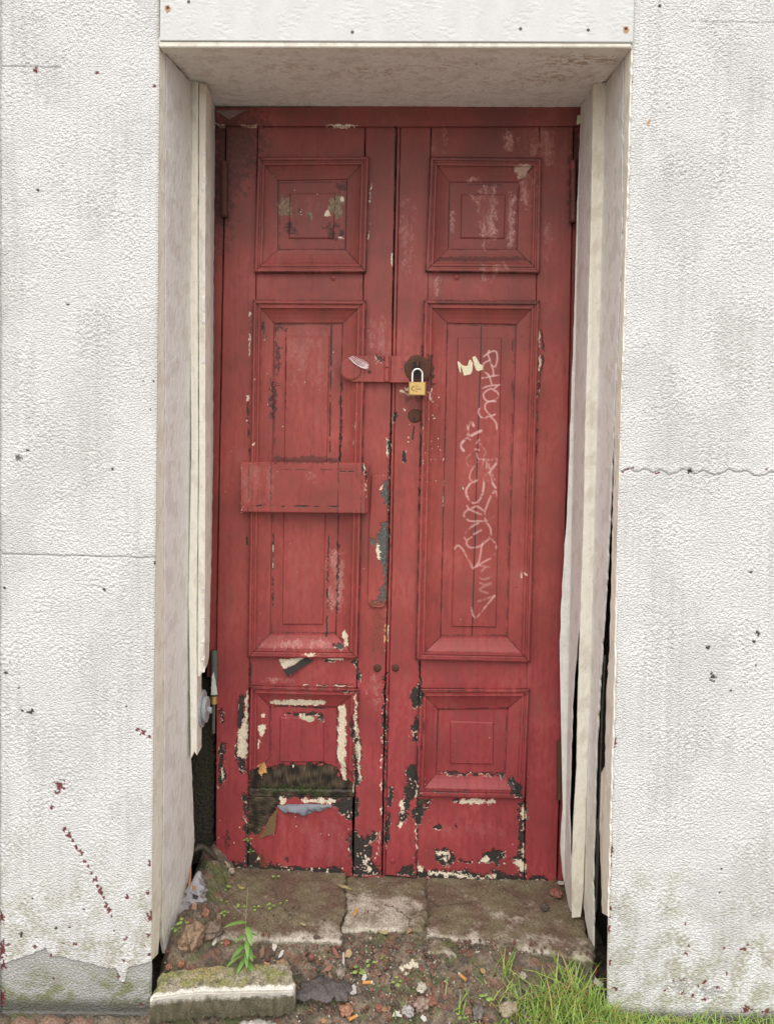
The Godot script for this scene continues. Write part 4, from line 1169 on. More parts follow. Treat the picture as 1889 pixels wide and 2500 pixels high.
	plane_plate(rough(pts([1540, 122, 1523, 139, 1519, 600, 1500, 1028, 1493, 1300, 1490, 1442, 1486, 1585, 1478, 1703, 1476, 1869, 1464, 1888, 1461, 2012, 1466, 2130, 1468, 2230, 1482, 2237, 1491, 1900, 1499, 1640, 1504, 1345, 1514, 1000, 1527, 570, 1535, 285]), 1.4, 14, 17), jr, outr)
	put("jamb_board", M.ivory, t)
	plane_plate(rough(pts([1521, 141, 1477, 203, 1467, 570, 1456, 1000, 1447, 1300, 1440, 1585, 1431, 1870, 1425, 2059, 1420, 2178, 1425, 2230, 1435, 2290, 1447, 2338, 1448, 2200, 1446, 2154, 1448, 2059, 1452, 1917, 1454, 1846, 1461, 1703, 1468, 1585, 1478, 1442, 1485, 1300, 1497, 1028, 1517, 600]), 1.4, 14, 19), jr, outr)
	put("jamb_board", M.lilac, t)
	flat_plate(rough(pts([1448, 204, 1479, 200, 1470, 570, 1459, 1000, 1450, 1300, 1443, 1585, 1434, 1870, 1428, 2059, 1423, 2178, 1417, 2240, 1396, 2242, 1395, 2100, 1397, 2059, 1402, 1965, 1407, 1870, 1410, 1727, 1414, 1585, 1416, 1520, 1423, 1300, 1429, 1000, 1441, 570]), 0.7, 18, 23), ZS, 0.006, 0.001)
	put("stop_strip", M.ivory, t)
	var sr := Plane(P(1441, 570, ZS - 0.004), P(1423, 1300, ZS - 0.004), P(1400, 800, ZD + 0.004))
	plane_plate(rough(pts([1446, 206, 1416.5, 260, 1411, 420, 1406, 570, 1400, 800, 1394, 950, 1386, 1200, 1378, 1330, 1371, 1428, 1365, 1585, 1369, 1727, 1374, 1870, 1372, 1965, 1366, 2059, 1371, 2130, 1381, 2178, 1391, 2242, 1395, 2200, 1391, 2083, 1389, 1965, 1392, 1870, 1396, 1727, 1406, 1585, 1413, 1525, 1422, 1300, 1428, 1000, 1440, 570]), 1.2, 22, 27), sr, outr * 0.6, 0.001, ZD + 0.03, ZS - 0.006)
	put("rebate_board", M.lilac, t)
	tint_at = []
	# splinter behind the outer crack
	for e in [[1470, 1700, 1455, 2225, 0.002], [1458, 2000, 1452, 2240, 0.0015], [1476, 1600, 1466, 1800, 0.002]]:
		tube([P(e[0], e[1], -0.045), P(e[2], e[3], -0.045)], [e[4], e[4] * 0.6], 5)
		put("splinter", M.rot, t)

# ---------- doors ----------
const PROFILE := [[0.0, 0.0005], [0.0, 0.013], [0.05, 0.0165], [0.13, 0.0165], [0.17, 0.0125], [0.22, 0.0115], [0.26, 0.0145], [0.33, 0.0145], [0.38, 0.0095], [0.44, 0.007], [0.60, 0.001], [0.80, -0.0045], [0.96, -0.0075], [1.0, -0.013]]
func moulding(o: PackedVector2Array, q: PackedVector2Array, i: int, parent: Node) -> void:
	var a := o[i]
	var b := o[(i + 1) % 4]
	var c := q[i]
	var d := q[(i + 1) % 4]
	var mid := (o[0] + o[2]) * 0.5
	var dir := (b - a).normalized() * 0.5
	for k in PROFILE.size() - 1:
		var p0: Array = PROFILE[k]
		var p1: Array = PROFILE[k + 1]
		var e := []
		for p in [p0, p1]:
			var l := a.lerp(c, p[0]) + dir
			var r := b.lerp(d, p[0]) - dir
			e.append(P(l.x, l.y, ZD + p[1]))
			e.append(P(r.x, r.y, ZD + p[1]))
		var outw := (a + b) * 0.5 - mid
		var ow := Vector3(outw.x, -outw.y, 0).normalized()
		var rise: float = p1[1] - p0[1]
		quad(e[0], e[1], e[3], e[2], Vector3(0, 0, 1) + ow * (3.0 if rise > 0.0 and p1[0] - p0[0] < 0.02 else (0.5 * signf(rise))))
	put("moulding", M.door, parent)
func panel(outer: Array, inner: Array, raised: Array, leaf: Node, sides := [0, 1, 2, 3], cut := 0.0) -> void:
	var o := pts(outer)
	var q := pts(inner)
	flat_plate(inset2(o, 1.0), ZD - 0.012, 0.012, 0.0)
	var pn := put("panel", M.door, leaf)
	if raised.size():
		flat_plate(pts(raised), ZD - 0.0072, 0.006, 0.0028)
		put("raised_field", M.door, pn)
	for i in sides:
		var oo := o.duplicate()
		var qq := q.duplicate()
		if cut > 0.0 and i != 0:
			for k in [2, 3]:
				oo[k] = o[k].lerp(o[3 - k], cut)
				qq[k] = q[k].lerp(q[3 - k], cut)
		moulding(oo, qq, i, pn)
func member(called: String, list: Array, leaf: Node, z := 0.0, thick := 0.035, rag := 0.5) -> MeshInstance3D:
	flat_plate(rough(pts(list), rag, 16.0, list[0] * 0.3 + list[1]), ZD + z, thick, 0.0016)
	return put(called, M.door, leaf)
func hinge(x: float, y0: float, y1: float, r: float, leaf: Node, m: Material, z := 0.012) -> void:
	var a := P(x, y0, ZD + z)
	var b := P(x, y1, ZD + z)
	var path := []
	var rad := []
	for e in [[0.0, 0.5], [0.02, 1.0], [0.32, 1.0], [0.325, 0.86], [0.335, 0.86], [0.34, 1.0], [0.66, 1.0], [0.665, 0.86], [0.675, 0.86], [0.68, 1.0], [0.95, 1.0], [0.955, 1.25], [0.985, 1.25], [1.0, 0.6]]:
		path.append(a.lerp(b, e[0]))
		rad.append(r * e[1])
	tube(path, rad, 12)
	put("hinge", m, leaf)
func knob(x: float, y: float, r: float, leaf: Node, m: Material, called := "bolt_head") -> void:
	var c := P(x, y, ZD)
	turned(Vector3(c.x, c.y, ZD - 0.001), [[0.0, r * 0.75], [r * 0.42, r * 0.7], [r * 0.5, r * 0.3], [r * 0.62, r * 0.28], [r, r * 0.12], [r * 1.05, 0.0]], 18)
	put(called, m, leaf)

func build_doors() -> void:
	# red fixed frame
	var f := thing("door_frame", "narrow dark red fixed frame around the double doors", "door frame")
	flat_plate(rough(pts([524, 262, 960, 258, 1418, 254, 1416, 306.5, 960, 308, 524, 305.5]), 0.6, 20, 2), ZD + 0.012, 0.06, 0.002)
	put("head_rail", M.door, f)
	flat_plate(rough(pts([514, 307, 551, 307, 542, 750, 532, 1300, 528, 1592, 520, 1650, 505, 1655, 505, 1400, 512, 1100, 514, 600]), 0.6, 20, 2), ZD - 0.006, 0.05, 0.0015)
	put("frame_jamb", M.door, f)
	flat_plate(rough(pts([1401, 308, 1424, 308, 1412, 800, 1402, 1000, 1396, 1300, 1390, 1700, 1386, 2150, 1361, 2150, 1374, 1700, 1381, 1277, 1393, 800]), 0.6, 20, 2), ZD - 0.006, 0.05, 0.0015)
	put("frame_jamb", M.door, f)
	flat_plate(rough(pts([472, 1660, 500, 1655, 525, 1660, 523, 1900, 520, 2100, 465, 2115]), 3.0, 10, 8), ZD - 0.03, 0.05, 0.003)
	put("rotten_post", M.rot, f)
	# left leaf
	var l := thing("door_leaf", "left red door leaf with peeling rotten foot and nailed-on board", "door")
	member("hinge_stile", [553, 309, 628, 309, 624, 700, 608, 1640, 604, 2128, 580, 2126, 527, 2112, 529, 1580, 534, 1300, 544, 750], l)
	member("lock_stile", [893, 309, 967, 309, 957, 800, 948, 1330, 935, 1850, 931, 2146, 863, 2141, 872.5, 1640, 888, 700], l)
	member("top_rail", [630, 310, 891, 310, 889, 386, 629, 386], l, -0.0012)
	member("lock_rail", [626, 660, 886, 660, 886, 735, 625, 735], l, -0.0012)
	member("lower_rail", [610, 1600, 871, 1604, 870, 1685, 608, 1680], l, -0.001)
	member("bottom_rail", [606, 1946, 860, 1946, 860, 2140, 606, 2129], l, -0.0012, 0.035, 1.5)
	panel([629, 383, 901, 382, 893, 665, 620, 665], [679, 442, 846, 439, 842, 607, 680, 607], [707, 472, 819, 471, 814, 582, 705, 582], l)
	panel([618, 732, 893, 734, 873, 1608, 605, 1604], [670, 790, 835, 790, 819, 1549, 661, 1547], [697, 821, 805, 821, 789, 1525, 689, 1525], l)
	panel([611, 1675, 875, 1682, 866, 1946, 605, 1946], [659, 1726, 822, 1728, 821, 1885, 659, 1880], [684, 1752, 791, 1752, 791, 1861, 682, 1861], l, [0, 1, 3], 0.2)
	flat_plate(rough(pts([607, 1926, 862, 1929, 862, 1948, 607, 1948]), 2.5, 6, 4), ZD + 0.0005, 0.02, 0.004)
	put("rotten_ledge", M.door, l)
	# board nailed across
	flat_plate(rough(pts([586.5, 1128.5, 892.5, 1130, 893, 1254.6, 586, 1251]), 0.5, 20, 6), ZD + 0.0335, 0.028, 0.003)
	var nb := put("nailed_board", M.door, l)
	nb.set_meta("label", "red board nailed across the tall panel")
	flat_plate(pts([888, 1133, 898, 1133, 898, 1252, 888, 1252]), ZD + 0.026, 0.02, 0.002)
	put("board_end", M.door, nb)
	# lock plate with rounded foot
	flat_plate(pts([907, 1162, 915, 1159, 948, 1159, 945, 1300, 943, 1470, 940, 1480, 932, 1485, 912, 1484, 901, 1480, 897, 1470, 900, 1300]), ZD + 0.007, 0.006, 0.0025)
	put("lock_plate", M.door, l)
	# hasp strap
	var zs := ZD + 0.020
	flat_plate(pts([858, 868, 953, 868, 953, 933, 858, 932]), zs, 0.006, 0.001)
	var hs := put("hasp", M.door, l)
	var c := P(856.5, 901, zs)
	turned(c, [[0.0, 0.004], [0.026, 0.0035], [0.0305, 0.001], [0.0315, -0.012]], 32)
	put("round_boss", M.door, hs)
	var a := P(944, 869, zs + 0.001)
	var b := P(944, 932, zs + 0.001)
	for e in [[0.02, 0.44], [0.47, 0.98]]:
		tube([a.lerp(b, e[0]), a.lerp(b, e[1])], [0.0075, 0.0075], 12)
		put("knuckle", M.door, hs)
	turned(P(902, 908, zs), [[0.0, 0.002], [0.004, 0.0015], [0.005, -0.001]], 12)
	put("screw_head", M.rust, hs)
	knob(813.7, 678, 0.0085, l, M.door)
	knob(920.7, 1631, 0.0115, l, M.rust)
	knob(914, 2103, 0.008, l, M.door)
	hinge(548, 393, 530, 0.0085, l, M.rust)
	hinge(523, 1588, 1698, 0.0098, l, M.iron, 0.006)
	tint = Color(0.80, 0.78, 0.74)
	flat_plate(rough(pts([517, 1655, 522, 1640, 527, 1665, 531, 1695, 516, 1697]), 1.0, 4, 2), ZD + 0.0162, 0.001, 0.0)
	tint = Color.WHITE
	put("paint_smear", M.bits, l)
	# paint skins lifting off
	var rows := []
	for i in 29:
		var t := i / 28.0
		var top := T2(695 + 395 * t, 500 - 6 * sin(t * 3.0), 1800)
		var line := PackedVector3Array()
		for k in 9:
			var an := PI * 1.15 * k / 8.0
			var rr := (0.0035 + 0.0065 * sin(PI * pow(t, 0.7))) * (1.0 + 0.7 * nv(t * 4.0, k * 0.25, 1.0))
			line.append(top + Vector3(0.003 * nv(t * 7.0, k * 0.5, 1.0), 0.002 * nv(t * 6.0, 2.0, 1.0) - 1.15 * rr * (1.0 - cos(an)), 0.001 + rr * sin(an)))
		rows.append(line)
	surf(rows, false, func(_p, _r): return Vector3(0, 0.3, 1))
	put("paint_curl", M.curl, l)
	plate(skin([690, 530, 684, 560, 680, 640, 672, 690, 664, 722, 600, 735, 545, 752, 590, 690, 630, 600], 450, 1800, func(p): return 0.001 + 0.010 * clampf((p.x - 545.0) / 140.0, 0.0, 1.0)), Vector3(0, 0, -0.0012), 0.0)
	put("torn_paint", M.torn, l)
	plate(skin([412, 1210, 442, 1208, 440, 1300, 430, 1390, 395, 1462, 402, 1350], 450, 1300, func(p): return 0.001 + 0.012 * clampf((442.0 - p.x) / 40.0, 0.0, 1.0)), Vector3(0, 0, -0.001), 0.0)
	put("torn_paint", M.masonry, l)
	plate(skin([742, 1016, 800, 990, 895, 930, 960, 950, 900, 985, 860, 1010, 800, 1048, 755, 1064], 450, 1300, func(p): return 0.0015 + 0.011 * clampf((p.y - 930.0) / 110.0, 0.0, 1.0)), Vector3(0, 0, -0.0009), 0.0)
	put("torn_paint", M.masonry, l)
	for e in [[[850, 1372, 985, 1370, 970, 1395, 920, 1408], 0.008], [[690, 640, 650, 560, 700, 545, 760, 555, 720, 600], 0.0]]:
		if e[1] > 0.0:
			plate(skin(e[0], 450, 1300, func(p): return -0.008 + e[1] * clampf((1410.0 - p.y) / 40.0, 0.0, 1.0)), Vector3(0, 0, -0.0009), 0.0)
			put("paint_flake", M.paper, l)
	# right leaf
	var r := thing("door_leaf", "right red door leaf with pale scrawled writing on its tall panel", "door")
	member("lock_stile", [978, 309, 1051, 309, 1044, 700, 1024.5, 1640, 1017, 2144, 941, 2136, 946, 1850, 958, 1330, 968, 800], r)
	member("hinge_stile", [1318, 309, 1399, 309, 1391, 800, 1379, 1277, 1372, 1700, 1357, 2153, 1281, 2151, 1286, 1650, 1310, 700], r)
	member("meeting_bead", [969.5, 309, 977, 309, 967, 800, 957, 1330, 945, 1850, 940, 2138, 934, 2142, 937.5, 1850, 950, 1330, 959.5, 800], r, -0.003)
	member("top_rail", [1053, 310, 1316, 310, 1318, 388, 1051, 385], r, -0.0012)
	member("lock_rail", [1045, 660, 1309, 662, 1308, 736, 1044, 734], r, -0.0012)
	member("lower_rail", [1026, 1608, 1286, 1612, 1285, 1686, 1024, 1684], r, -0.0012)
	member("bottom_rail", [1018, 1943, 1279, 1947, 1279, 2152, 1018, 2146], r, -0.0012, 0.035, 0.8)
	panel([1050, 382, 1321.6, 385, 1316.7, 666.4, 1038.5, 663], [1097.8, 446, 1265.6, 446, 1260.7, 607, 1094.5, 607], [1125.7, 474, 1234, 474, 1231, 582, 1124, 581], r)
	panel([1035, 732, 1316.7, 734, 1293, 1617.6, 1015, 1611], [1092.8, 790, 1259, 793, 1237.4, 1555, 1076, 1555], [1117, 824, 1224, 824, 1211, 1532, 1102, 1530], r)
	panel([1023.4, 1682, 1291.7, 1683.5, 1280, 1951, 1015.4, 1945], [1069.5, 1734, 1239, 1731, 1231.7, 1893, 1065, 1890], [1099, 1761, 1204.5, 1764, 1203.7, 1867, 1098, 1865], r)
	flat_plate(pts([955, 869, 1000, 868, 1000, 934, 953, 934]), zs, 0.006, 0.001)
	hs = put("staple_plate", M.door, r)
	c = P(1019, 901.4, zs)
	turned(c, [[0.0, 0.002], [0.024, 0.0028], [0.033, 0.002], [0.0375, -0.001], [0.039, -0.012]], 36)
	put("round_boss", M.rust, hs)
	var slot := PackedVector2Array()
	for k in 20:
		var an := TAU * k / 20.0
		slot.append(Vector2(1017 + 10.5 * cos(an), 902 + (10.5 if sin(an) > 0 else 10.5) * sin(an) + 11.0 * signf(sin(an))))
	flat_plate(slot, zs + 0.0042, 0.003, 0.0004)
	put("slot", M.masonry, hs)
	var path := []
	for k in 13:
		var an := PI * k / 12.0
		path.append(P(1018, 894, zs) + Vector3(0, 0.012 * cos(an), 0.001 + 0.019 * sin(an)))
	tube(path, [0.0042], 10)
	put("staple", M.rust, hs)
	c = P(1012.6, 1015, ZD)
	turned(c, [[0.0, 0.004], [0.013, 0.0038], [0.017, 0.003], [0.0195, 0.0]], 24)
	var lc := put("lock_cylinder", M.rust, r)
	flat_plate(pts([1009, 1018, 1014, 1018, 1013, 1030, 1010, 1030]), ZD + 0.0048, 0.0015, 0.0)
	put("keyhole", M.masonry, lc)
	flat_plate(rough(pts([983, 1102, 989, 1102, 990, 1110, 988, 1126, 983, 1127, 982, 1112]), 0.8, 3, 4), ZD + 0.0006, 0.0012, 0.0)
	put("keyhole", M.masonry, r)
	knob(1114, 676, 0.009, r, M.door)
	knob(965, 1631, 0.011, r, M.rust)
	knob(958, 2103, 0.008, r, M.door)
	hinge(1399, 391, 543, 0.0085, r, M.door)
	hinge(1366, 1808, 1952, 0.0085, r, M.rust, 0.012)
	# small scales of red paint that curl away at the rims of the bare patches
	var n := 0
	for s in sites:
		if rng.randf() > 0.30 or n > 150:
			continue
		n += 1
		var w := rng.randf_range(0.003, 0.008)
		var ln := rng.randf_range(0.003, 0.0075)
		var o := Vector3(DX0 + s[0].x / TW * DW, DY1 - s[0].y / TH * DH, ZD + 0.0008)
		if absf(o.x) > 0.46 or o.y < 0.085:
			continue
		var al := Vector3(s[1].x, -s[1].y, 0)
		var inw := Vector3(-al.y, al.x, 0) * (1.0 if rng.randf() < 0.5 else -1.0)
		rows = []
		for i in 4:
			var t := i / 3.0
			var p := o + inw * ln * (t - 0.3) + Vector3(0, 0, ln * 0.75 * t * t)
			var ww := w * (1.0 - 0.55 * t) * rng.randf_range(0.8, 1.1)
			rows.append(PackedVector3Array([p - al * ww, p + Vector3(0, 0, 0.0006), p + al * ww * rng.randf_range(0.6, 1.1)]))
		tint = Color(0.30, 0.05, 0.05) if rng.randf() < 0.72 else Color(0.62, 0.55, 0.44)
		surf(rows, false, func(_p, _r): return Vector3(0, 0.2, 1))
		tint = Color.WHITE
		put("paint_scale", M.bits, l if o.x < 0.008 else r)
func T2(zx: float, zy: float, oy: float) -> Vector3:
	return P(450 + zx / 3.038, oy + zy / 3.038, ZD)
func skin(list: Array, ox: float, oy: float, lift: Callable) -> PackedVector3Array:
	var r := PackedVector3Array()
	for p in rough(pts(list), 5.0, 14.0, list[0]):
		r.append(P(ox + p.x / 3.038, oy + p.y / 3.038, ZD + lift.call(p)))
	return r

func build_lock_and_scraps() -> void:
	var z := ZD + 0.048
	var p := thing("padlock", "small brass padlock with steel shackle hanging from the hasp", "padlock")
	var a := P(998, 932, z)
	var b := P(1038.5, 965.6, z)
	box(Vector3(a.x, b.y, z - 0.014), Vector3(b.x, a.y, z), 0.0022)
	var body := put("body", M.brass, p)
	var path := []
	var cx := (a.x + b.x) * 0.5
	var rr := (P(1030, 901, z).x - P(1005.5, 901, z).x) * 0.5
	var top := P(1018, 901, z).y - rr
	var zc := z - 0.007
	path.append(Vector3(cx - rr, a.y - 0.004, zc))
	for k in 13:
		var an := PI - PI * k / 12.0
		path.append(Vector3(cx + rr * cos(an), top + rr * sin(an) * 1.05, zc))
	path.append(Vector3(cx + rr, a.y - 0.004, zc))
	tube(path, [0.0031], 12)
	put("shackle", M.steel, p)
	# engraved crescent and maker's letters
	var out := PackedVector2Array()
	for k in 15:
		var an := lerpf(0.85, 5.0, k / 14.0)
		out.append(Vector2(cx - 0.004 + 0.0125 * cos(an), (a.y + b.y) * 0.5 + 0.0075 * sin(an)))
	for k in 15:
		var an := lerpf(5.0, 0.85, k / 14.0)
		out.append(Vector2(cx - 0.0025 + 0.0117 * cos(an), (a.y + b.y) * 0.5 + 0.0066 * sin(an)))
	var v3 := PackedVector3Array()
	for q in out:
		v3.append(Vector3(q.x, q.y, z + 0.0003))
	plate(v3, Vector3(0, 0, -0.0005), 0.0)
	put("engraving", M.engraved, body)
	var tm := TextMesh.new()
	tm.text = "Asec"
	var sf := SystemFont.new()
	sf.font_names = PackedStringArray(["Droid Sans"])
	tm.font = sf
	tm.font_size = 32
	tm.pixel_size = 0.00026
	tm.depth = 0.0005
	var ti := MeshInstance3D.new()
	ti.name = "lettering"
	ti.mesh = tm
	ti.material_override = M.engraved
	ti.position = Vector3(cx + 0.003, (a.y + b.y) * 0.5 - 0.0005, z + 0.0001)
	body.add_child(ti, true)
	turned(Vector3(cx + 0.001, a.y - 0.0075, z - 0.0003), [[0.0, 0.0006], [0.0009, 0.0006], [0.0011, 0.0]], 8)
	put("rivet", M.engraved, body)
	# feather: quill and two vanes
	var f := thing("feather", "small white feather caught on the left end of the hasp", "feather")
	var zf := ZD + 0.031
	var s := []
	for e in [[851, 872], [862, 885], [874, 893], [886, 896], [897, 895]]:
		s.append(P(e[0], e[1], zf + 0.003 * sin(e[0] * 0.1)))
	tube(s, [0.0008, 0.0007, 0.0006, 0.0005, 0.0003], 5)
	put("quill", M.feather, f)
	for side in [1, -1]:
		for k in 15:
			var t := 0.06 + 0.90 * k / 14.0
			var i := mini(int(t * 4.0), 3)
			var o: Vector3 = s[i].lerp(s[i + 1], t * 4.0 - i)
			var ln := (0.021 if side > 0 else 0.010) * sin(PI * clampf(t * 0.85 + 0.12, 0.0, 1.0)) + 0.002
			var d := Vector3(0.75, 0.66 * side, 0.1).normalized() if side > 0 else Vector3(0.9, -0.42, 0.1).normalized()
			ribbon([o, o + d * ln * 0.55 + Vector3(0, 0, 0.002), o + d * ln + Vector3(0.002, -0.002, 0.001)], [0.0006, 0.00085, 0.0003], Vector3(-d.y, d.x, 0.0))
		put("vane", M.feather, f)
	# torn paper stuck on the tall right panel
	var zp := ZD - 0.0055
	flat_plate(rough(pts([645, 340, 672, 350, 690, 380, 720, 400, 760, 408, 785, 395, 795, 335, 815, 318, 850, 360, 846, 470, 820, 520, 730, 540, 712, 470, 690, 400, 690, 520, 672, 480, 648, 390], 1000, 820, 5.53), 0.6, 3, 5), zp, 0.0012, 0.0003)
	tag(put("paper_scrap", M.paper), "torn M-shaped scrap of cream paper on the right door panel", "paper")
	flat_plate(rough(pts([843, 290, 880, 272, 920, 330, 945, 378, 980, 395, 986, 455, 922, 480, 895, 462, 870, 390], 1000, 820, 5.53), 0.6, 3, 8), zp, 0.0012, 0.0003)
	tag(put("paper_scrap", M.paper), "narrow slanting scrap of cream paper nearest the written letters", "paper")
	# corner cobwebs
	for e in [[[526, 270, 600, 268, 560, 292, 545, 282], "thin grey cobweb in the top left corner of the red frame"], [[1408, 283, 1417, 280, 1420, 300, 1407, 305], "pale fluff stuck in the top right corner of the red frame"]]:
		flat_plate(rough(pts(e[0]), 1.0, 6, 4), ZD + 0.02, 0.0006, 0.0)
		tag(put("cobweb", M.web if e[0][0] < 600 else M.paper), e[1], "cobweb")

# ---------- ground ----------
# a stone with a worked top: corners in plan (x, z), heights and colours by function
func slab(c: Array, nu: int, nv_: int, hf: Callable, cf: Callable, drop: float, called: String, m: Material, parent: Node) -> MeshInstance3D:
	var rows := []
	var cols := []
	for i in nu + 1:
		var a: Vector2 = c[0].lerp(c[1], float(i) / nu)
		var b: Vector2 = c[3].lerp(c[2], float(i) / nu)
		var line := PackedVector3Array()
		var cl := PackedColorArray()
		for j in nv_ + 1:
			var p := a.lerp(b, float(j) / nv_)
			var e := minf(minf(i, nu - i) * a.distance_to(b) / nv_, minf(j, nv_ - j) * a.distance_to(b) / nv_)
			p += Vector2(nv(p.x, p.y, 60.0, 2.0), nv(p.x, p.y, 60.0, 8.0)) * 0.0026 + Vector2(0.007 * nv(3.0, p.y, 11.0) + 0.004 * nv(3.0, p.y, 34.0), 0.005 * nv(p.x, 5.0, 9.0) * smoothstep(-0.3, -0.1, p.y))
			line.append(Vector3(p.x, hf.call(p.x, p.y) - 0.006 * pow(clampf(1.0 - e / 0.007, 0.0, 1.0), 2.0), p.y))
			cl.append(cf.call(p.x, p.y))
		rows.append(line)
		cols.append(cl)
	surf(rows, false, func(_p, _r): return Vector3.UP, cols)
	var ring := PackedVector3Array()
	var rc := PackedColorArray()
	for i in nu + 1:
		ring.append(rows[i][nv_])
		rc.append(cols[i][nv_])
	for s in [[ring, rc, Vector3(0, 0, 1)]]:
		var r2 := []
		var c2 := []
		for k in 5:
			var line := PackedVector3Array()
			var cl := PackedColorArray()
			for i in s[0].size():
				var p: Vector3 = s[0][i]
				line.append(p - Vector3(0, drop * k / 4.0, -0.003 * nv(p.x, k * 0.006, 60.0, 5.0) * (0 if k == 0 else 1)))
				cl.append((s[1][i] if k == 0 else Color(0.17, 0.15, 0.10).lerp(Color(0.09, 0.085, 0.05), clampf(k * 0.25 + 0.6 * nv(p.x, k * 0.01, 40.0), 0.0, 1.0))))
			r2.append(line)
			c2.append(cl)
		surf(r2, false, func(_p, _r): return s[2], c2)
	for e in [0, nu]:
		var r3 := []
		var c3 := []
		for j in nv_ + 1:
			var p: Vector3 = rows[e][j]
			r3.append(PackedVector3Array([p, p - Vector3(0, drop, 0)]))
			c3.append(PackedColorArray([cols[e][j], Color(0.13, 0.115, 0.09)]))
		surf(r3, false, func(_p, _r): return Vector3(-1 if e == 0 else 1, 0, 0), c3)
	return put(called, m, parent)

const CRACKS := [[Vector2(0.02, -0.235), Vector2(0.075, -0.19)], [Vector2(0.075, -0.19), Vector2(0.085, -0.14)], [Vector2(0.075, -0.19), Vector2(0.15, -0.24)], [Vector2(0.15, -0.24), Vector2(0.27, -0.26)], [Vector2(0.15, -0.24), Vector2(0.12, -0.31)], [Vector2(-0.30, -0.30), Vector2(-0.22, -0.17)], [Vector2(0.33, -0.34), Vector2(0.40, -0.24)]]
func threshold() -> void:
	var t := thing("door_step", "worn cracked stone doorstep under the red doors, muddy brown with pale patches", "doorstep")
	var mud := func(x, z, pale):
		var n := nv(x, z, 16.0, 4.0) + 0.5 * nv(x, z, 55.0, 9.0) + 0.35 * nv(x, z, 170.0, 2.0)
		var c := Color(0.150, 0.102, 0.072).lerp(Color(0.185, 0.155, 0.098), clampf(0.5 + nv(x, z, 9.0, 31.0), 0.0, 1.0))
		var w := clampf(pale + 0.75 * n, 0.0, 1.0)
		c = c.lerp(Color(0.47, 0.42, 0.36), w)
		for s in CRACKS:
			var q := Vector2(x + 0.006 * nv(x, z, 40.0, 3.0), z + 0.006 * nv(x, z, 40.0, 13.0))
			var dd := q.distance_to(Geometry2D.get_closest_point_to_segment(q, s[0], s[1]))
			c = c.lerp(Color(0.055, 0.045, 0.035), 0.85 * (1.0 - smoothstep(0.0006, 0.0028, dd)))
		var f := 1.0 + 0.25 * nv(x, z, 260.0, 6.0)
		return Color(c.r * f, c.g * f, c.b * f)
	var hl := func(x, z): return lerpf(0.070, 0.088, clampf((-0.1 - z) / 0.26, 0.0, 1.0) * clampf(-x * 2.2, 0.0, 1.0)) + 0.0025 * nv(x, z, 25.0, 1.0) + 0.001 * nv(x, z, 120.0, 1.0)
	slab([Vector2(-0.475, -0.40), Vector2(-0.088, -0.40), Vector2(-0.094, -0.092), Vector2(-0.415, -0.094)], 90, 75, hl, func(x, z): return mud.call(x, z, -0.55 + 1.1 * smoothstep(-0.135, -0.10, z) + 0.7 * smoothstep(0.10, 0.04, Vector2(x + 0.14, (z + 0.12) * 1.4).length())), 0.035, "step_stone", M.stone, t)
	var hc := func(x, z): return 0.067 + 0.0022 * nv(x, z, 25.0, 3.0) + 0.001 * nv(x, z, 120.0, 1.0) - 0.003 * smoothstep(-0.20, -0.30, z) - 0.004 * exp(-pow((z + 0.272 - 0.18 * (x - 0.02)) / 0.003, 2.0))
	slab([Vector2(-0.085, -0.40), Vector2(0.140, -0.40), Vector2(0.118, -0.142), Vector2(-0.088, -0.138)], 60, 65, hc, func(x, z): return mud.call(x, z, 1.15 * smoothstep(-0.285, -0.262, z - 0.18 * (x - 0.02)) * (1.0 - smoothstep(0.075, 0.115, x + 0.4 * (z + 0.2))) - 0.25), 0.03, "step_stone", M.stone, t)
	var hr := func(x, z): return 0.064 + 0.0025 * nv(x, z, 22.0, 7.0) + 0.001 * nv(x, z, 120.0, 1.0)
	slab([Vector2(0.1415, -0.40), Vector2(0.545, -0.40), Vector2(0.520, -0.050), Vector2(0.1225, -0.128)], 100, 85, hr, func(x, z): return mud.call(x, z, -0.42 + 0.85 * smoothstep(-0.175, -0.115, z - 0.1 * (x - 0.2)) + 0.5 * smoothstep(0.08, 0.03, Vector2(x - 0.34, (z + 0.19) * 1.5).length())), 0.028, "step_stone", M.stone, t)
	slab([Vector2(-0.09, -0.16), Vector2(0.17, -0.16), Vector2(0.165, -0.088), Vector2(-0.092, -0.092)], 50, 20, func(x, z): return 0.048 + 0.003 * nv(x, z, 30.0, 2.0), func(x, z): return mud.call(x, z, -0.7), 0.02, "mortar_bed", M.stone, t)
	slab([Vector2(0.135, -0.13), Vector2(0.185, -0.12), Vector2(0.19, -0.072), Vector2(0.115, -0.078)], 16, 16, func(x, z): return 0.056 + 0.004 * nv(x, z, 40.0, 2.0), func(x, z): return mud.call(x, z, 0.35), 0.03, "broken_corner", M.stone, t)

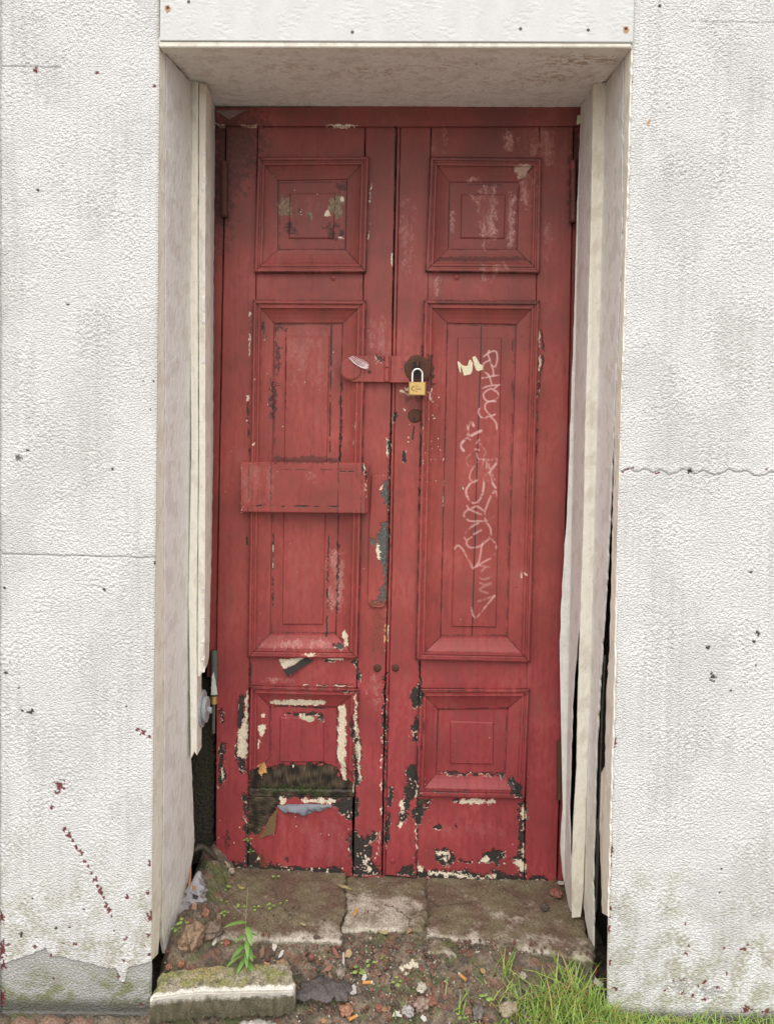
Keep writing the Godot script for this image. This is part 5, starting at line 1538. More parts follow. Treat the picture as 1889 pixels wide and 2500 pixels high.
func soil() -> void:
	var rows := []
	var cols := []
	var nx := 440
	var nzz := 230
	for i in nx + 1:
		var x := lerpf(-1.30, 0.60, float(i) / nx)
		var line := PackedVector3Array()
		var cl := PackedColorArray()
		for j in nzz + 1:
			var z := lerpf(-0.40, 0.16, float(j) / nzz)
			var y := ground_h(x, z)
			var inside := 1.0 - smoothstep(0.45, 0.52, absf(x))
			y += (0.006 * nv(x, z, 28.0, 3.0) + 0.003 * nv(x, z, 120.0, 8.0) + 0.004 * nv(x, z, 75.0, 5.0) + 0.002 * nv(x, z, 170.0, 5.0))
			if z > 0.05:
				y -= (z - 0.05) * 0.25
			if z > -0.003 and absf(x) > 0.53:
				y = minf(y, -0.036)
			if x < -0.5:
				y -= 0.015 * smoothstep(-0.5, -0.54, x)
			line.append(Vector3(x, y, z))
			var q := z - 1.3 * y
			var n := nv(x, q, 14.0, 8.0) + 0.6 * nv(x, q, 50.0, 3.0) + 0.4 * nv(x, q, 140.0, 3.0)
			var c := Color(0.125, 0.10, 0.078).lerp(Color(0.24, 0.19, 0.145), clampf(0.4 + n, 0.0, 1.0))
			c = c.lerp(Color(0.27, 0.12, 0.085), clampf((nv(x, q, 20.0, 77.0) - 0.15) * 1.4, 0.0, 0.6) * inside)
			c = c.lerp(Color(0.11, 0.145, 0.05), clampf((nv(x, q, 12.0, 55.0) + 0.4 * nv(x, q, 70.0, 5.0) - 0.2) * 1.6, 0.0, 0.75))
			var f := 1.0 + 0.35 * nv(x, q, 230.0, 1.0)
			cl.append(Color(c.r * f, c.g * f, c.b * f))
		rows.append(line)
		cols.append(cl)
	surf(rows, false, func(_p, _r): return Vector3.UP, cols)
	kind(put("soil", M.soil), "structure")
	# loose grit of red brick, stones and paint
	for e in [["brick_grit", 900, [Color(0.20, 0.085, 0.06), Color(0.15, 0.065, 0.05), Color(0.22, 0.13, 0.09), Color(0.12, 0.09, 0.07), Color(0.10, 0.08, 0.065)], 0.0018, 0.0062], ["stone_grit", 1300, [Color(0.16, 0.13, 0.10), Color(0.10, 0.085, 0.07), Color(0.26, 0.22, 0.18), Color(0.40, 0.36, 0.30)], 0.001, 0.0038], ["paint_crumbs", 260, [Color(0.80, 0.76, 0.68), Color(0.72, 0.70, 0.68), Color(0.62, 0.50, 0.35)], 0.0008, 0.0026]]:
		tint = Color.WHITE
		blob(Vector3.ZERO, Vector3(1, 0.7, 0.85), 0.5, 3.0 + e[3], 0.0, 5, 7)
		var src := put("grit_source", M.bits)
		var mesh := src.mesh
		remove_child(src)
		src.free()
		used.erase("grit_source")
		var mm := MultiMesh.new()
		mm.transform_format = MultiMesh.TRANSFORM_3D
		mm.use_colors = true
		mm.mesh = mesh
		mm.instance_count = e[1]
		for k in e[1]:
			var x := 0.0
			var z := 0.0
			if k % 7 == 6:
				x = rng.randf_range(-0.44, 0.50)
				z = rng.randf_range(-0.34, -0.09)
			else:
				x = clampf(rng.randfn(0.02, 0.20), -0.51, 0.51)
				z = rng.randf_range(-0.10, 0.09)
			var y := ground_h(x, z)
			if z < -0.095 or (z < -0.05 and x > 0.19):
				y = 0.071 if x > -0.2 else 0.076
				if x < -0.39:
					y = ground_h(x, z) + 0.004
			var s := rng.randf_range(e[3], e[4]) * (1.0 if k % 7 != 6 else 0.5)
			mm.set_instance_transform(k, Transform3D(Basis.from_euler(Vector3(rng.randf() * 6.0, rng.randf() * 6.0, rng.randf() * 6.0)).scaled(Vector3.ONE * s), Vector3(x, y + s * 0.3, z)))
			var c: Color = e[2][rng.randi() % e[2].size()]
			var f := rng.randf_range(0.75, 1.2)
			mm.set_instance_color(k, Color(c.r * f, c.g * f, c.b * f))
		var o := MultiMeshInstance3D.new()
		o.name = e[0]
		o.multimesh = mm
		o.material_override = M.bits
		add_child(o, true)
		kind(o, "stuff")

func paving() -> void:
	tint = Color(0.34, 0.325, 0.305)
	var sheet := []
	for x in [-60.0, -3.0, 3.0, 60.0]:
		sheet.append(PackedVector3Array([Vector3(x, -0.062, -0.7), Vector3(x, -0.062, 3), Vector3(x, -0.062, 90)]))
	surf(sheet, false, func(_p, _r): return Vector3.UP)
	kind(put("ground", M.soil), "structure")
	var p := thing("pavement", "worn brick paving set on edge along the wall foot", "paving")
	p.remove_meta("category")
	p.remove_meta("label")
	kind(p, "structure")
	var src := []
	for k in 5:
		tint = Color.WHITE
		var rows := []
		for i in 7:
			var line := PackedVector3Array()
			for j in 7:
				var u := i / 6.0 - 0.5
				var v := j / 6.0 - 0.5
				var e := maxf(absf(u), absf(v))
				line.append(Vector3(u * 0.058 * (1.0 - 0.05 * nv(j, k, 0.8)), -0.016 * pow(clampf((e - 0.3) / 0.2, 0.0, 1.0), 2.2) + 0.0035 * nv(u * 4.0 + k * 9.0, v * 4.0), v * 0.098))
			rows.append(line)
		surf(rows, false, func(_p, _r): return Vector3.UP)
		for s in [[0, true], [6, true], [0, false], [6, false]]:
			var r2 := []
			for i in 7:
				var q: Vector3 = rows[s[0]][i] if s[1] else rows[i][s[0]]
				r2.append(PackedVector3Array([q, q - Vector3(0, 0.03, 0)]))
			surf(r2, false, func(q, _r): return Vector3(q.x * 2.0 if s[1] else 0.0, 0, 0.0 if s[1] else q.z))
		var o := put("brick_pattern", M.brick)
		src.append(o.mesh)
		remove_child(o)
		o.free()
	var brick_mats := []
	for c in [Color(0.52, 0.47, 0.41), Color(0.49, 0.43, 0.36), Color(0.57, 0.46, 0.40), Color(0.54, 0.49, 0.44), Color(0.47, 0.45, 0.36)]:
		var m: StandardMaterial3D = M.brick.duplicate()
		m.albedo_color = c
		brick_mats.append(m)
	for row in 3:
		for k in 26:
			var o := MeshInstance3D.new()
			o.name = "brick" if row + k == 0 else "brick_%03d" % (row * 26 + k)
			o.mesh = src[rng.randi() % 5]
			o.material_override = brick_mats[rng.randi() % 5]
			var x := -1.28 + 0.066 * k + rng.randf_range(-0.003, 0.003) + 0.03 * (row % 2)
			var z := (0.053 if x < -0.535 or x > -0.17 else 0.118) + row * 0.112
			o.transform = Transform3D(Basis(Vector3.UP, -0.28 if x < -0.5 else rng.randf_range(-0.08, 0.08)) * Basis(Vector3.RIGHT, rng.randf_range(-0.05, 0.05)), Vector3(x, -0.043 + rng.randf_range(-0.004, 0.003) - (0.0 if x < -0.0 else 0.008), z))
			p.add_child(o, true)
	# mossy slab across the foot of the left jamb
	var sl := thing("stone_slab", "mossy stone slab with a white painted front edge, by the left wall corner", "stone slab")
	slab([Vector2(-0.512, -0.012), Vector2(-0.208, -0.035), Vector2(-0.188, 0.045), Vector2(-0.508, 0.062)], 130, 36, func(x, z): return 0.052 - 0.10 * maxf(z, -0.03) - 0.012 * smoothstep(-0.40, -0.52, x) + 0.0016 * nv(x, z, 40.0, 2.0) + 0.001 * nv(x, z, 130.0, 2.0), func(x, z):
		var n := nv(x, z, 20.0, 12.0) + 0.5 * nv(x, z, 70.0, 2.0)
		var c := Color(0.36, 0.32, 0.25).lerp(Color(0.27, 0.27, 0.10), clampf(0.55 + 1.1 * n - (x + 0.5) * 0.9, 0.0, 1.0))
		c = c.lerp(Color(0.38, 0.30, 0.13), clampf(0.9 - Vector2((x + 0.40) * 14.0, (z + 0.005) * 26.0).length(), 0.0, 0.7))
		c = c.lerp(Color(0.12, 0.12, 0.06), clampf((nv(x, z, 45.0, 90.0) - 0.25) * 2.0, 0.0, 0.7))
		c = c.lerp(Color(0.10, 0.09, 0.075), clampf((nv(x, z, 260.0, 4.0) - 0.42) * 4.0, 0.0, 0.8))
		var edge: float = z - 0.056 + 0.0503 * (x + 0.52) - 0.005 * nv(x, 1.0, 34.0)
		return c.lerp(Color(0.74, 0.71, 0.66), smoothstep(-0.011, -0.006, edge)), 0.052, "slab", M.stone, sl)
	# the white paint that runs down its front
	var rr := PackedVector3Array()
	for k in 60:
		var x := lerpf(-0.505, -0.192, k / 59.0)
		rr.append(Vector3(x, 0.0465 - 0.012 * smoothstep(-0.40, -0.52, x) - 0.0 * x, 0.0648 - 0.0503 * (x + 0.52)))
	for k in range(59, -1, -1):
		var x := lerpf(-0.505, -0.192, k / 59.0)
		rr.append(Vector3(x, 0.0385 - 0.012 * smoothstep(-0.40, -0.52, x) + 0.005 * nv(x, 2.0, 26.0) + 0.003 * nv(x, 2.0, 90.0), 0.0648 - 0.0503 * (x + 0.52)))
	tint = Color(0.70, 0.68, 0.63)
	plate(rr, Vector3(0, 0, -0.006), 0.001)
	put("painted_edge", M.lilac, sl)
	tint = Color.WHITE

# ---------- plants ----------
func blade(root: Vector3, dir: float, length: float, lean: float, w: float, c: Color, droop := 1.0) -> void:
	var side := Vector3(-sin(dir), 0, cos(dir))
	var out := Vector3(cos(dir), 0, sin(dir))
	var a := lean
	var p := root
	var l := p
	var pp := []
	for i in 6:
		pp.append(p)
		p += (Vector3.UP * cos(a) + out * sin(a)) * (length / 5.0)
		a += droop * rng.randf_range(0.12, 0.34)
	for i in 5:
		var w0 := w * (1.0 - pow(i / 5.0, 2.0))
		var w1 := w * (1.0 - pow((i + 1) / 5.0, 2.0))
		tint = c.lerp(Color(c.r * 1.25, c.g * 1.15, c.b), i / 5.0)
		quad(pp[i] - side * w0, pp[i] + side * w0, pp[i + 1] + side * w1, pp[i + 1] - side * w1, Vector3(0, 0.5, 1))
	tint = Color.WHITE
func grass_colour() -> Color:
	var c := Color(0.155, 0.27, 0.055).lerp(Color(0.33, 0.45, 0.12), rng.randf())
	if rng.randf() < 0.13:
		c = Color(0.42, 0.32, 0.14)
	return c
func grass() -> void:
	for k in 1000:
		var t := rng.randf()
		var x := clampf(0.47 + rng.randfn(0.0, 0.12), 0.20, 0.85)
		var z := 0.035 + rng.randfn(0.0, 0.03)
		if x > 0.50:
			z = maxf(z, 0.012)
		var full := exp(-pow((x - 0.43) / 0.15, 2.0))
		blade(Vector3(x, ground_h(x, z) - 0.004, z), rng.randf() * TAU, (0.030 + 0.066 * full * (0.5 + t)) * rng.randf_range(0.6, 1.1), rng.randf_range(0.1, 0.75), rng.randf_range(0.0010, 0.0021), grass_colour(), rng.randf_range(0.6, 1.5))
	for k in 800:
		var x := rng.randf_range(0.55, 1.15)
		var z := rng.randf_range(0.008, 0.07)
		blade(Vector3(x, -0.046, z), rng.randf() * TAU, rng.randf_range(0.02, 0.075), rng.randf_range(0.1, 0.9), rng.randf_range(0.0008, 0.0016), grass_colour(), 1.2)
	kind(put("grass", M.leaf), "stuff")
	for e in [[1560, 2440, 9, 0.135, "tall grass tuft against the right wall corner"], [1225, 2380, 12, 0.085, "small grass tuft at the edge of the broken step"], [978, 2470, 7, 0.05, "short grass tuft in the rubble beside the crumpled paper"], [1400, 2440, 10, 0.11, "grass tuft standing before the white paper scrap"], [1115, 2460, 8, 0.06, "sparse grass tuft left of the large clump"]]:
		var o := on_ground(e[0], e[1])
		for k in e[2]:
			blade(o + Vector3(rng.randfn(0, 0.012), -0.004, rng.randfn(0, 0.008)), rng.randf() * TAU, e[3] * rng.randf_range(0.6, 1.1), rng.randf_range(0.05, 0.5), rng.randf_range(0.0013, 0.0022), grass_colour(), rng.randf_range(0.4, 1.0))
		tag(put("grass_tuft", M.leaf), e[4], "grass tuft")
	# two long stems leaning over the soil
	for e in [[[1330, 2465, 1290, 2400, 1240, 2365, 1225, 2395, 1262, 2440], "thin bent grass stem arching over the rubble"], [[1400, 2470, 1370, 2400, 1300, 2370, 1235, 2362], "long pale grass stem reaching towards the step"]]:
		var path := []
		var n: int = e[0].size() / 2
		for i in n:
			var g := on_ground(e[0][0], e[0][1])
			path.append(G(e[0][i * 2], e[0][i * 2 + 1], g.y + 0.06 * sin(PI * minf(1.0, i / (n - 1.0) * 0.9 + 0.02)) + 0.005))
		tint = Color(0.30, 0.38, 0.09)
		tube(path, [0.0012, 0.0011, 0.0009, 0.0007, 0.0005], 5)
		tint = Color.WHITE
		tag(put("long_grass", M.leaf), e[1], "grass stem")
func leaf(root: Vector3, dir: Vector3, length: float, w: float, c: Color, droop := 0.3) -> void:
	var side := dir.cross(Vector3.UP)
	side = side.normalized() if side.length() > 0.05 else Vector3.RIGHT
	var p := root
	var d := dir.normalized()
	var path := []
	var ws := []
	for i in 7:
		path.append(p)
		ws.append(w * sin(PI * clampf(0.06 + 0.90 * pow(i / 6.0, 0.8), 0.0, 1.0)))
		p += d * length / 6.0
		d = (d - Vector3(0, droop / 6.0 * 1.6, 0)).normalized()
	tint = c
	ribbon(path, ws, side, 0.25)
	tint = Color.WHITE
func plants() -> void:
	# the weed in the middle of the slab's back edge
	var w := thing("weed", "tall green weed with long pointed leaves behind the mossy slab", "weed")
	var o := on_ground(605, 2372)
	var st := [o, o + Vector3(0.002, 0.04, 0.006), o + Vector3(-0.002, 0.085, 0.012), o + Vector3(-0.004, 0.125, 0.012)]
	tint = Color(0.20, 0.30, 0.08)
	tube(st, [0.0022, 0.002, 0.0016, 0.001], 6)
	tint = Color.WHITE
	put("stem", M.leaf, w)
	for e in [[0.128, -1.0, 0.15, 0.062, 0.009], [0.120, 0.35, -0.7, 0.055, 0.010], [0.100, 1.0, 0.35, 0.034, 0.006], [0.098, -0.9, -0.25, 0.036, 0.006], [0.075, -0.7, -0.5, 0.052, 0.009], [0.072, 0.5, -0.75, 0.045, 0.010], [0.055, -1.0, -0.35, 0.060, 0.008], [0.05, 0.9, 0.1, 0.030, 0.008], [0.035, 0.6, -0.3, 0.045, 0.010], [0.03, -0.5, -0.2, 0.045, 0.009], [0.025, 0.9, -0.2, 0.040, 0.008], [0.115, 0.2, 0.9, 0.03, 0.005], [0.088, 0.2, -0.9, 0.05, 0.008], [0.06, 0.15, -0.5, 0.05, 0.008], [0.045, -0.3, -0.6, 0.05, 0.008], [0.015, 0.4, 0.0, 0.04, 0.008], [0.015, -0.8, -0.1, 0.035, 0.008]]:
		var dir := Vector3(e[1], 0.25 + 0.5 * e[2], 0.75 if e[2] < 0 else 0.35).normalized()
		var c := Color(0.12, 0.24, 0.055).lerp(Color(0.21, 0.34, 0.085), rng.randf())
		leaf(o + Vector3(-0.002, e[0], 0.01), dir, e[3] * 0.92, e[4] * 0.7, c, 0.55)
		put("leaf", M.leaf, w)
	tint = Color(0.30, 0.36, 0.14)
	tube([o + Vector3(-0.004, 0.12, 0.012), o + Vector3(-0.003, 0.16, 0.010), o + Vector3(0.0, 0.21, 0.008)], [0.0008, 0.0007, 0.0005], 5)
	tint = Color.WHITE
	put("flower_stalk", M.leaf, w)
	# seedlings: two to five round leaves on short stems
	var made := [[540, 2140, 0.011, 5, "bright clover seedling high on the rubble heap by the left leaf"], [550, 2172, 0.012, 4, "clover seedling with three broad leaves left of the yellow leaf"], [673, 2147, 0.009, 3, "small seedling alone on the bare brown step below the door"], [547, 2206, 0.007, 2, "tiny upright seedling below the clover on the step's left end"], [588, 2219, 0.009, 3, "leftmost seedling of the row across the step"], [624, 2222, 0.008, 3, "second seedling of the row across the step"], [661, 2219, 0.009, 4, "star shaped seedling right of the row's middle on the step"], [693, 2209, 0.007, 2, "last seedling of the row, nearest the pale stone"], [548, 2238, 0.008, 5, "cluster of pale seedlings under the row on the step's edge"], [566, 2250, 0.007, 4, "seedling cluster just left of the weed's top leaf"], [448, 2256, 0.012, 4, "bright leaves sprouting beside the left jamb's pointed foot"], [430, 2270, 0.010, 4, "dark green shoots low against the left jamb"], [875, 2375, 0.013, 5, "leafy seedling in the red grit right of the slab"], [904, 2358, 0.010, 3, "two leaved seedling beside the pale mortar crumbs"], [938, 2345, 0.007, 3, "small seedling below the mortar bed"], [968, 2402, 0.010, 4, "flat green seedling near the cigarette end in the middle"], [1186, 2440, 0.012, 4, "round leaved seedling at the left of the grass clump"], [1125, 2490, 0.009, 3, "seedling at the bottom edge among bricks"], [606, 2056, 0.009, 4, "clover growing from the rotten joint of the left leaf"], [612, 2084, 0.008, 3, "tiny clover below the other in the rotten joint"]]
	for e in made:
		var s := thing("seedling", e[4], "seedling")
		var g := Vector3()
		if e[1] < 2100:
			g = P(e[0], e[1], ZD + 0.006)
		elif e[1] < 2215:
			g = G(e[0], e[1], 0.078)
		elif e[1] < 2250 and e[0] > 520:
			g = G(e[0], e[1], 0.075)
		else:
			g = on_ground(e[0], e[1])
		for k in e[3]:
			var an: float = TAU * k / e[3] + rng.randf_range(-0.5, 0.5)
			var h := rng.randf_range(0.006, 0.014)
			var tip := g + Vector3(cos(an) * 0.005, h, sin(an) * 0.004 + 0.002)
			var c := Color(0.20, 0.34, 0.07).lerp(Color(0.34, 0.48, 0.13), rng.randf())
			tint = c * 0.8
			tube([g + Vector3(0, -0.003, 0), tip], [0.0006, 0.0005], 4, false)
			leaf(tip, Vector3(cos(an), 0.12, sin(an) + 0.25), e[2] * rng.randf_range(0.8, 1.2), e[2] * 0.42, c, 0.3)
			put("leaf", M.leaf, s)

# ---------- litter ----------
func litter() -> void:
	var butts := [[868, 2230, 1.35, 0.072, "orange cigarette end upright on the pale middle step stone"], [1128, 2390, 2.2, -1.0, "cigarette end with burnt tip in the bare soil middle"], [897, 2404, 0.08, -1.0, "cigarette end lying level beside white crumbs near the bark"], [655, 2363, 2.5, -1.0, "cigarette end at the right of the weed's foot"], [862, 2490, 0.6, -1.0, "cigarette end at the bottom edge on the bricks"]]
	for e in butts:
		var t := thing("cigarette_end", e[4], "cigarette end", "cigarette ends dropped before the door")
		var g := G(e[0], e[1], e[3]) if e[3] > 0.0 else on_ground(e[0], e[1])
		var d := Vector3(cos(e[2]), 0, -sin(e[2]))
		g.y += 0.0055
		tint = Color(0.62, 0.30, 0.09)
		tube([g - d * 0.0115, g + d * 0.0085], [0.0038], 10)
		put("filter", M.bits, t)
		tint = Color(0.72, 0.70, 0.66)
		tube([g + d * 0.0086, g + d * 0.012], [0.0037, 0.0033], 10)
		put("burnt_end", M.bits, t)
	var stones := [[1028, 2415, 0.012, 0.009, Color(0.66, 0.62, 0.53), "white angular pebble in the middle of the soil", "pebble"], [1030, 2458, 0.018, 0.014, Color(0.40, 0.28, 0.24), "pinkish stone with a pale top near the bottom middle", "stone"], [470, 2300, 0.030, 0.026, Color(0.33, 0.215, 0.135), "orange brown lump of old mortar below the plastic bottle", "mortar lump"], [452, 2312, 0.016, 0.014, Color(0.38, 0.25, 0.16), "smaller orange mortar lump against the larger one", "mortar lump"], [518, 2277, 0.024, 0.017, Color(0.21, 0.155, 0.12), "brown earthy clod right of the orange mortar lump", "clod"], [528, 2258, 0.013, 0.008, Color(0.36, 0.15, 0.09), "red brick chip resting on the brown clod", "brick chip"], [503, 2240, 0.009, 0.016, Color(0.36, 0.16, 0.09), "upright red brick sliver right of the plastic bottle", "brick chip"], [533, 2243, 0.008, 0.008, Color(0.34, 0.24, 0.15), "small tan pebble beside the red brick chip", "pebble"], [1050, 2442, 0.018, 0.006, Color(0.28, 0.11, 0.07), "flat red brick chip above the pinkish stone", "brick chip"], [845, 2470, 0.016, 0.010, Color(0.48, 0.22, 0.13), "orange brick chip right of the dark bark", "brick chip"], [832, 2382, 0.011, 0.013, Color(0.36, 0.30, 0.26), "rounded grey pink pebble above the dark bark", "pebble"], [1330, 2217, 0.011, 0.006, Color(0.06, 0.058, 0.06), "flat black pebble on the right of the step", "pebble"], [1357, 2182, 0.018, 0.007, Color(0.30, 0.09, 0.06), "red chip in the corner by the right leaf", "brick chip"], [548, 2120, 0.016, 0.012, Color(0.55, 0.43, 0.35), "pale pink crumb of mortar under the left leaf", "mortar lump"], [565, 2128, 0.010, 0.006, Color(0.60, 0.50, 0.42), "flat pale mortar crumb right of the pink one", "mortar lump"], [1085, 2435, 0.009, 0.006, Color(0.24, 0.10, 0.07), "small dark red brick chip left of the grass", "brick chip"], [760, 2340, 0.008, 0.007, Color(0.30, 0.08, 0.07), "crimson paint chip in the grit below the left step", "paint chip"], [443, 2356, 0.009, 0.007, Color(0.42, 0.16, 0.09), "orange red chip behind the slab's left end", "brick chip"], [413, 2364, 0.008, 0.006, Color(0.38, 0.15, 0.09), "red chip nearest the left jamb's foot", "brick chip"], [553, 2306, 0.008, 0.007, Color(0.40, 0.11, 0.07), "bright red chip left of the weed", "brick chip"], [1166, 2478, 0.014, 0.012, Color(0.20, 0.18, 0.175), "dark grey stone at the left of the grass clump", "stone"], [1240, 2470, 0.022, 0.012, Color(0.46, 0.38, 0.29), "tan flat stone under the grass clump", "stone"], [1275, 2384, 0.010, 0.006, Color(0.46, 0.41, 0.34), "pale tan pebble before the right step", "pebble"], [995, 2474, 0.014, 0.011, Color(0.50, 0.48, 0.49), "translucent grey crumpled ball of plastic at the bottom", "plastic ball"], [925, 2462, 0.009, 0.007, Color(0.33, 0.11, 0.07), "red chip left of the short grass tuft", "brick chip"], [1140, 2470, 0.011, 0.007, Color(0.30, 0.14, 0.10), "rusty chip near the dark grey stone", "brick chip"]]
	for e in stones:
		var g := on_ground(e[0], e[1])
		if e[0] > 1300 and e[1] < 2230:
			g = G(e[0], e[1], 0.07)
		elif e[1] < 2135:
			g = G(e[0], e[1], 0.095)
		tint = e[4].lerp(Color(0.17, 0.135, 0.105), 0.30)
		blob(g + Vector3(0, e[3] * 0.45, 0), Vector3(e[2], e[3], e[2] * 0.85), 0.42, e[0] * 0.37, e[0] * 1.3, 18, 24, 1.5)
		tint = Color.WHITE
		tag(put(e[6].replace(" ", "_"), M.stone), e[5], e[6])
	# pale mortar crumbs
	tint = Color(0.62, 0.57, 0.46)
	for k in 16:
		var g := on_ground(1000 + rng.randfn(0, 12), 2362 + rng.randfn(0, 7))
		blob(g + Vector3(0, 0.002, 0), Vector3.ONE * rng.randf_range(0.003, 0.007), 0.5, k * 3.1, 0.0, 6, 8)
	tint = Color.WHITE
	kind(put("mortar_crumbs", M.stone), "stuff")
	# flat scraps and dead leaves: outline about the centre, size, colour
	var scraps := [[1455, 2404, [-18, -8, -4, -14, 10, -3, 19, 6, 8, 10, -6, 6, -14, 3], Color(0.82, 0.81, 0.80), 0.012, "white folded paper scrap in front of the right jamb", "paper"], [1452, 2380, [-6, 8, 2, -8, 7, -12, 6, 2, -1, 9], Color(0.40, 0.04, 0.07), 0.012, "crimson paint flake just above the white paper scrap", "paint flake"], [970, 2482, [-16, 4, -8, -6, 6, -7, 15, -4, 13, 5, -2, 6], Color(0.86, 0.85, 0.84), 0.006, "white paper wad at the bottom middle", "paper"], [1033, 2492, [-9, 0, -2, -6, 8, -3, 9, 4, 0, 7], Color(0.84, 0.83, 0.80), 0.005, "small white scrap at the very bottom", "paper"], [888, 2394, [-4, -7, 6, -8, 9, -2, 3, 6, -6, 5], Color(0.80, 0.76, 0.72), 0.007, "little cream scrap above the level cigarette end", "paper"], [670, 2318, [-7, -8, 4, -9, 8, 0, 2, 8, -6, 5], Color(0.82, 0.79, 0.72), 0.008, "cream flake below the left step stone", "paint flake"], [686, 2338, [-8, 4, 0, -7, 8, -8, 3, 5, -4, 8], Color(0.83, 0.83, 0.83), 0.008, "white curved flake right of the cream one", "paint flake"], [692, 2360, [-26, -4, -8, -10, 10, -3, 24, 4, 20, 9, 6, 12, -10, 4], Color(0.48, 0.30, 0.17), 0.012, "curled tan dead leaf behind the slab's right end", "dead leaf"], [640, 2338, [-6, 22, -8, -6, 0, -22, 8, -4, 6, 12, 1, 24], Color(0.30, 0.18, 0.11), 0.026, "brown dead leaf standing upright beside the weed", "dead leaf"], [935, 2281, [-17, -3, -4, -6, 16, 0, 14, 6, 0, 5, -12, 2], Color(0.50, 0.42, 0.22), 0.006, "yellow olive leaf on the mortar bed", "dead leaf"], [1001, 2279, [-15, 8, -4, -2, 14, -8, 10, 0, -4, 7], Color(0.42, 0.22, 0.10), 0.010, "rust brown leaf right of the olive one", "dead leaf"], [589, 2172, [-17, -5, 0, -3, 16, 2, 10, 5, -6, 1], Color(0.52, 0.42, 0.12), 0.004, "yellow dead leaf on the step's left part", "dead leaf"], [842, 2170, [-28, -6, 0, -2, 26, 6, 16, 8, -8, 3], Color(0.46, 0.40, 0.17), 0.004, "long yellow straw leaf near the middle of the step", "dead leaf"], [740, 2262, [-13, -2, 0, -4, 12, 2, 4, 4], Color(0.46, 0.36, 0.20), 0.004, "small tan leaf at the pale front of the left step stone", "dead leaf"], [523, 2313, [-6, 3, -3, -9, 4, -12, 6, -2, 1, 8], Color(0.80, 0.74, 0.70), 0.014, "pale curled flake left of the weed", "paint flake"], [818, 2335, [-14, -14, -8, -16, 4, -2, 14, 8, 8, 12, -4, 2], Color(0.40, 0.13, 0.11), 0.008, "dark red strip of paint below the middle step", "paint flake"], [838, 2352, [-4, -14, 2, -14, 5, 2, 4, 14, -2, 6], Color(0.74, 0.66, 0.62), 0.010, "pink and cream strip beside the dark red one", "paint flake"], [850, 2338, [-10, 6, -6, -8, 4, -10, 12, -2, 4, 8], Color(0.58, 0.44, 0.22), 0.009, "ochre flake right of the pink strip", "paint flake"], [800, 2372, [-18, 6, -6, 0, 6, -8, 16, -12, 10, 2, 0, 8], Color(0.36, 0.16, 0.10), 0.008, "reddish bark sliver above the dark bark", "bark"], [808, 2393, [-14, -16, -8, -16, 4, 2, 14, 14, 6, 12, -6, 0], Color(0.36, 0.26, 0.19), 0.008, "brown twig sliver beside the dark bark", "bark"], [862, 2425, [-10, 6, -8, -6, 0, -10, 8, -6, 10, 6, 0, 10], Color(0.62, 0.61, 0.62), 0.008, "crumpled grey foil in the grit right of the bark", "foil"], [1178, 2378, [-8, 0, -2, -7, 8, -4, 6, 5, -4, 6], Color(0.55, 0.33, 0.13), 0.008, "orange dead leaf scrap by the small grass tuft", "dead leaf"], [940, 2470, [-18, -2, 0, -6, 18, -4, 14, 3, -8, 5], Color(0.42, 0.22, 0.10), 0.006, "orange brown leaf in front of the white paper wad", "dead leaf"], [790, 2496, [-8, 0, 0, -6, 9, -3, 6, 6, -4, 6], Color(0.55, 0.30, 0.10), 0.005, "orange leaf scrap on the bottom bricks", "dead leaf"], [1368, 2160, [-14, 2, -2, -5, 12, -3, 8, 5, -6, 6], Color(0.72, 0.70, 0.66), 0.006, "white flake in the right corner of the step", "paint flake"], [520, 2117, [-9, 3, 0, -5, 10, -2, 8, 4], Color(0.76, 0.68, 0.60), 0.006, "cream flake at the foot of the left leaf", "paint flake"]]
	for e in scraps:
		var g := on_ground(e[0], e[1])
		if e[1] < 2300 and e[1] > 2250:
			g = G(e[0], e[1], 0.056 if e[0] > 800 else 0.075)
		elif e[1] <= 2250:
			g = G(e[0], e[1], 0.076 if e[0] < 1200 else 0.069)
		g.y += 0.003
		var v := PackedVector3Array()
		var q := pts(e[2])
		var steep := 0.9 if e[4] > 0.02 else 0.35
		for p in rough(q, 1.2, 6.0, e[0]):
			var s := 0.82 / 1072.0
			v.append(g + Vector3(p.x * s, maxf(0.0, (-p.y + 10.0) * s * steep) + e[4] * 0.5 * (0.5 + 0.5 * sin(p.x * 0.16 + e[0])), p.y * s * (1.7 if steep < 0.5 else 0.4)))
		tint = e[3].lerp(Color(0.19, 0.15, 0.12), 0.33)
		plate(v, Vector3(0, -0.0007, -0.0003), 0.0)
		tint = Color.WHITE
		tag(put(e[6].replace(" ", "_"), M.bits), e[5], e[6])
	# dark slate-like bark
	var b := on_ground(790, 2442)
	tint = Color(0.105, 0.09, 0.088)
	var rows := []
	for i in 15:
		var line := PackedVector3Array()
		for j in 11:
			var u := i / 14.0 - 0.5
			var w := j / 10.0 - 0.5
			var r := 1.0 + 0.16 * nv(u * 2.5, w * 2.5, 1.0, 5.0) - 0.9 * maxf(0.0, Vector2(u, w).length() - 0.42)
			line.append(b + Vector3(u * 0.135 * r, 0.012 + 0.022 * cos(u * 2.6) * cos(w * 2.6) + 0.007 * nv(u * 12.0 + w * 5.0, w * 3.0, 1.0) + 0.004 * nv(u * 5.0, w * 16.0, 1.0), w * 0.075 * r - 0.01))
		rows.append(line)
	surf(rows, false, func(_p, _r): return Vector3.UP)
	tint = Color.WHITE
	tag(put("bark", M.stone), "large dark grey piece of rotten bark right of the mossy slab", "bark")
	# crumpled paper
	b = Vector3(-0.272, -0.040, 0.066)
	tint = Color(0.46, 0.44, 0.41)
	rows = []
